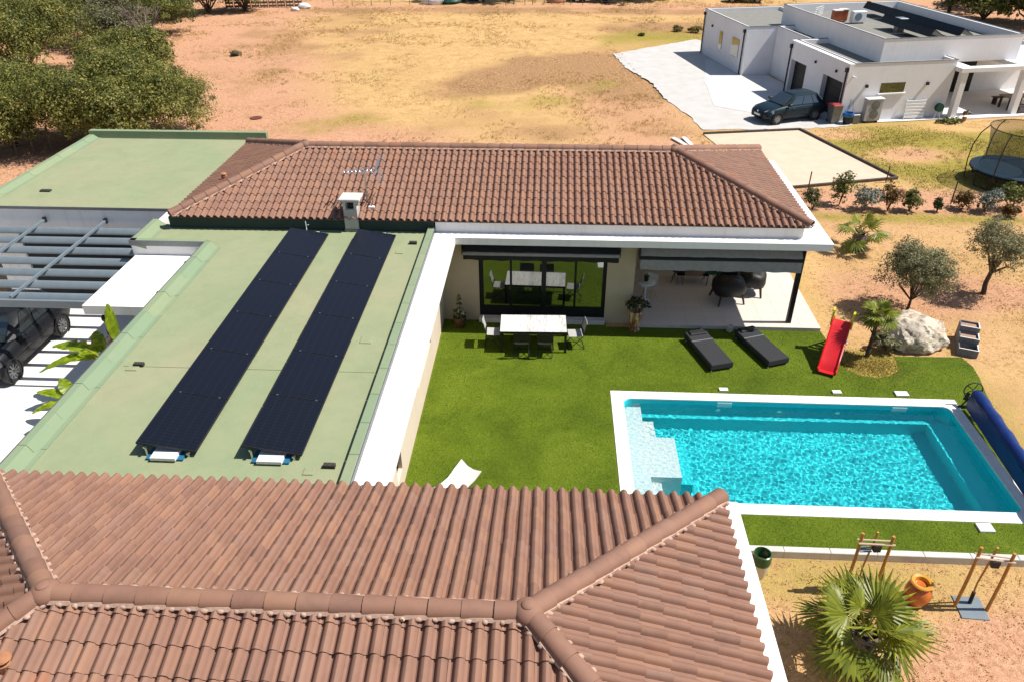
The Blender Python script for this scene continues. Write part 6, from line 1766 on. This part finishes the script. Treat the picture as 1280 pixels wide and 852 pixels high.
# ------------------------------------------------------------------ far edge of the field
FW = M('weathered pallet wood', (.17,.13,.11), (.10,.08,.07), 6, .95)
for k in range(9):
    x0 = -33.6+k*.86; y0 = 82.6+k*.12
    t = thing('pallet', '%s grey pallet in the row standing at the field edge' % ['leftmost','second','third','fourth','fifth','sixth','seventh','eighth','rightmost'][k], 'pallet', (x0,y0,0), .14, 'pallets standing in a row at the field edge')
    for j in range(6): MB().box(0,-.02,.10+.32*j,.80,.02,.30+.32*j).build('board', FW, t)
    for x in (.02,.38,.72): MB().box(x,.02,0,x+.06,.10,2.05).build('post', FW, t)
FWH = M('white far wall', (.66,.63,.62), (.6,.57,.56), 1, .9); GW = M('grey lilac far wall', (.36,.34,.36), (.30,.29,.31), 1, .9)
def far_house(label, loc, w, d, h, mat, rz=0.0, wins=0):
    t = thing('far_building', label, 'building', loc, rz, 'buildings beyond the field')
    MB().box(-w/2,0,-.2,w/2,d,h).build('wall', mat, t)
    MB().add([(-w/2-.3,-.3,h),(w/2+.3,-.3,h),(w/2+.3,d+.3,h),(-w/2-.3,d+.3,h),(-w/2,d/2,h+1.1),(w/2,d/2,h+1.1)], [(0,1,5,4),(2,3,4,5),(1,2,5),(3,0,4),(0,3,2,1)]).build('roof', MT['mortar'], t)
    for k in range(wins):
        x = -w/2+w*(k+.5)/wins
        f = MB().box(x-.5,-.03,.9,x+.5,.02,2.1).build('window', MT['pane'], t); MB().box(x-.56,-.05,.84,x+.56,-.031,.9).build('sill', FWH, f)
far_house('pale grey wall of a far building at the top middle edge', (-16.5,92.5,0), 16, 8, 3.0, GW, .03, 4)
far_house('lilac grey far building behind the fence posts, right of the middle', (1.5,93.5,0), 11, 7, 2.8, GW, -.04, 3)
far_house('small white far building above the bare red ground', (-25.0,93.5,0), 7, 6, 2.8, FWH, .05, 2)
# far fence with thin posts and wire
ff = thing('wire_fence', 'thin wire fence along the far edge of the field', 'fence', (-14,84.8,0))
for k in range(16): MB().tube([(-9+k*2.0,.0+.08*k,-.1),(-9+k*2.0,.08*k,1.15)], .03, 5).build('post', MT['metal_edge'], ff)
for z in (.35,.7,1.05): MB().tube([(-9,0,z),(21,1.2,z)], .008, 4).build('wire', MT['metal_edge'], ff)
t = thing('wire_fence', 'grey mesh fence with slanted strut at the far edge right of the middle', 'fence', (-4.2,86.0,0))
for k in range(4): MB().tube([(k*2.0,0,0),(k*2.0,0,1.5)], .04, 5).build('post', MT['grey_metal'], t)
MB().tube([(4.0,0,1.4),(3.0,-.3,0)], .03, 5).build('strut', MT['grey_metal'], t)
for z in (.4,.8,1.2): MB().tube([(0,0,z),(6,0,z)], .01, 4).build('wire', MT['grey_metal'], t)
car('small dark blue car parked at the far edge of the field', (-9.2,87.6,0), R(8), MT['paint_blue'], 3.9, 1.7, 1.4)
car('dark car at the far edge above the neighbour house', (20.2,88.6,0), R(175), MT['paint_black'], 4.1, 1.75, 1.45)
OG = M('orange machine paint', (.52,.10,.02), (.42,.08,.02), 4, .5); BR = M('rust brown steel', (.16,.045,.03), (.11,.03,.02), 4, .7)
t = thing('machine_trailer', 'red-brown trailer loaded with scrap at the far edge of the field', 'trailer', (4.2,88.0,0))
MB().cbox(-2.2,-.8,.55,2.2,.8,.75,.03).build('bed', BR, t); MB().cbox(-2.2,-.8,.75,2.2,-.72,1.5,.02).build('side_board', BR, t); MB().cbox(-2.2,.72,.75,2.2,.8,1.5,.02).build('side_board', BR, t)
for x in (-1.2,1.2):
    for s in (-1,1): MB().lathe([(.34,-.1),(.34,.1)], 14, (0,0,0), Matrix.Translation((x,s*.86,.34)) @ Matrix.Rotation(PI/2,4,'X')).build('wheel', MT['rubber'], t)
t = thing('mini_digger', 'small orange digger beside the red-brown trailer at the field edge', 'digger', (1.4,88.2,0))
MB().cbox(-.9,-.6,0,.9,.6,.42,.1).build('tracks', MT['black'], t); MB().cbox(-.7,-.5,.42,.7,.5,.95,.05).build('body', OG, t); MB().cbox(-.4,-.4,.95,.35,.4,1.9,.05).build('cab', OG, t)
MB().tube([(.6,0,.8),(1.5,0,1.7),(2.3,0,.6)], [.1,.09,.06], 6).build('boom', OG, t); MB().cbox(2.1,-.25,.3,2.5,.25,.65,.04).build('bucket', BR, t)
for k, (x,y,s,c,lb) in enumerate(((-12.6,86.2,.9,'plastic_white','white sheeted heap at the far edge of the field'),(-10.9,86.3,.8,'shrub','green tarpaulin heap beside the white one'),(-25.6,83.2,.45,'plastic_white','small white heap at the end of the pallet row'),(-26.1,81.6,.30,'plastic_white','white bag on the red ground below the pallets'),(.2,87.3,.7,'terracotta','orange rubble heap at the far edge beside the digger'))):
    mt = GR if c == 'shrub' else MT[c]
    o = MB().ball((0,0,s*.35), (s*1.4,s*.9,s*.75), 12, 8, .35, k).build('heap', mt, None, 50); o.location = (x,y,0); tag(o, lb, 'heap', 'heaps at the field edge')
for k, (x,y,h,w_,lb) in enumerate(((-9.8,89.0,5.0,4.2,'dark tree beside the small blue car at the top edge'),(-4.7,88.2,5.2,4.0,'tree with a forked trunk at the top edge'),(8.2,89.6,5.4,4.6,'tree with a double trunk above the red ground'),(11.6,89.8,5.0,4.0,'single trunked tree at the top edge left of the neighbour house'))):
    tree('field_tree', lb, 'tree', (x,y,0), h, w_, MT['oak_leaf'], 600+k, .2, 6, 46, 16, .5, group='trees along the far road', zbase=.42)
t = thing('plank_stack', 'two white planks lying on the ground behind the tiled roof', 'planks', (7.15,40.3,0), R(100))
for k, (a, o_) in enumerate(((.0,-.22),(.22,.18))):
    MB().cbox(-.9,-.12,.02,.9,.12,.08,.008, Matrix.Translation((0,o_,0)) @ Matrix.Rotation(a,4,'Z')).build('plank', MT['plastic_white'], t)
t = thing('pipe', 'pale pipe lying on the field left of the neighbour house', 'pipe', (14.3,76.5,0)); MB().tube([(0,0,.08),(2.9,-2.6,.08)], .09, 8).build('pipe', MT['terracotta'], t)
t = thing('inspection_cover', 'rusty round cover in the field behind the oak', 'cover', (-17.3,43.9,.02)); MB().lathe([(.35,0),(.35,.05),(.3,.06)], 18).build('lid', BR, t)
# corner of the plot at the far left
lf = thing('picket_fence', 'dark leaning fence posts on the red soil at the left edge', 'fence', (-28.2,36.6,0), .5)
for k in range(4): MB().tube([(k*.8,0,-.1),(k*.8+.06*(k%2),.05,1.25)], .05, 6).build('post', FW, lf)
for z in (.5,1.0): MB().tube([(0,.03,z),(2.4,.03,z)], .02, 4).build('rail', FW, lf)
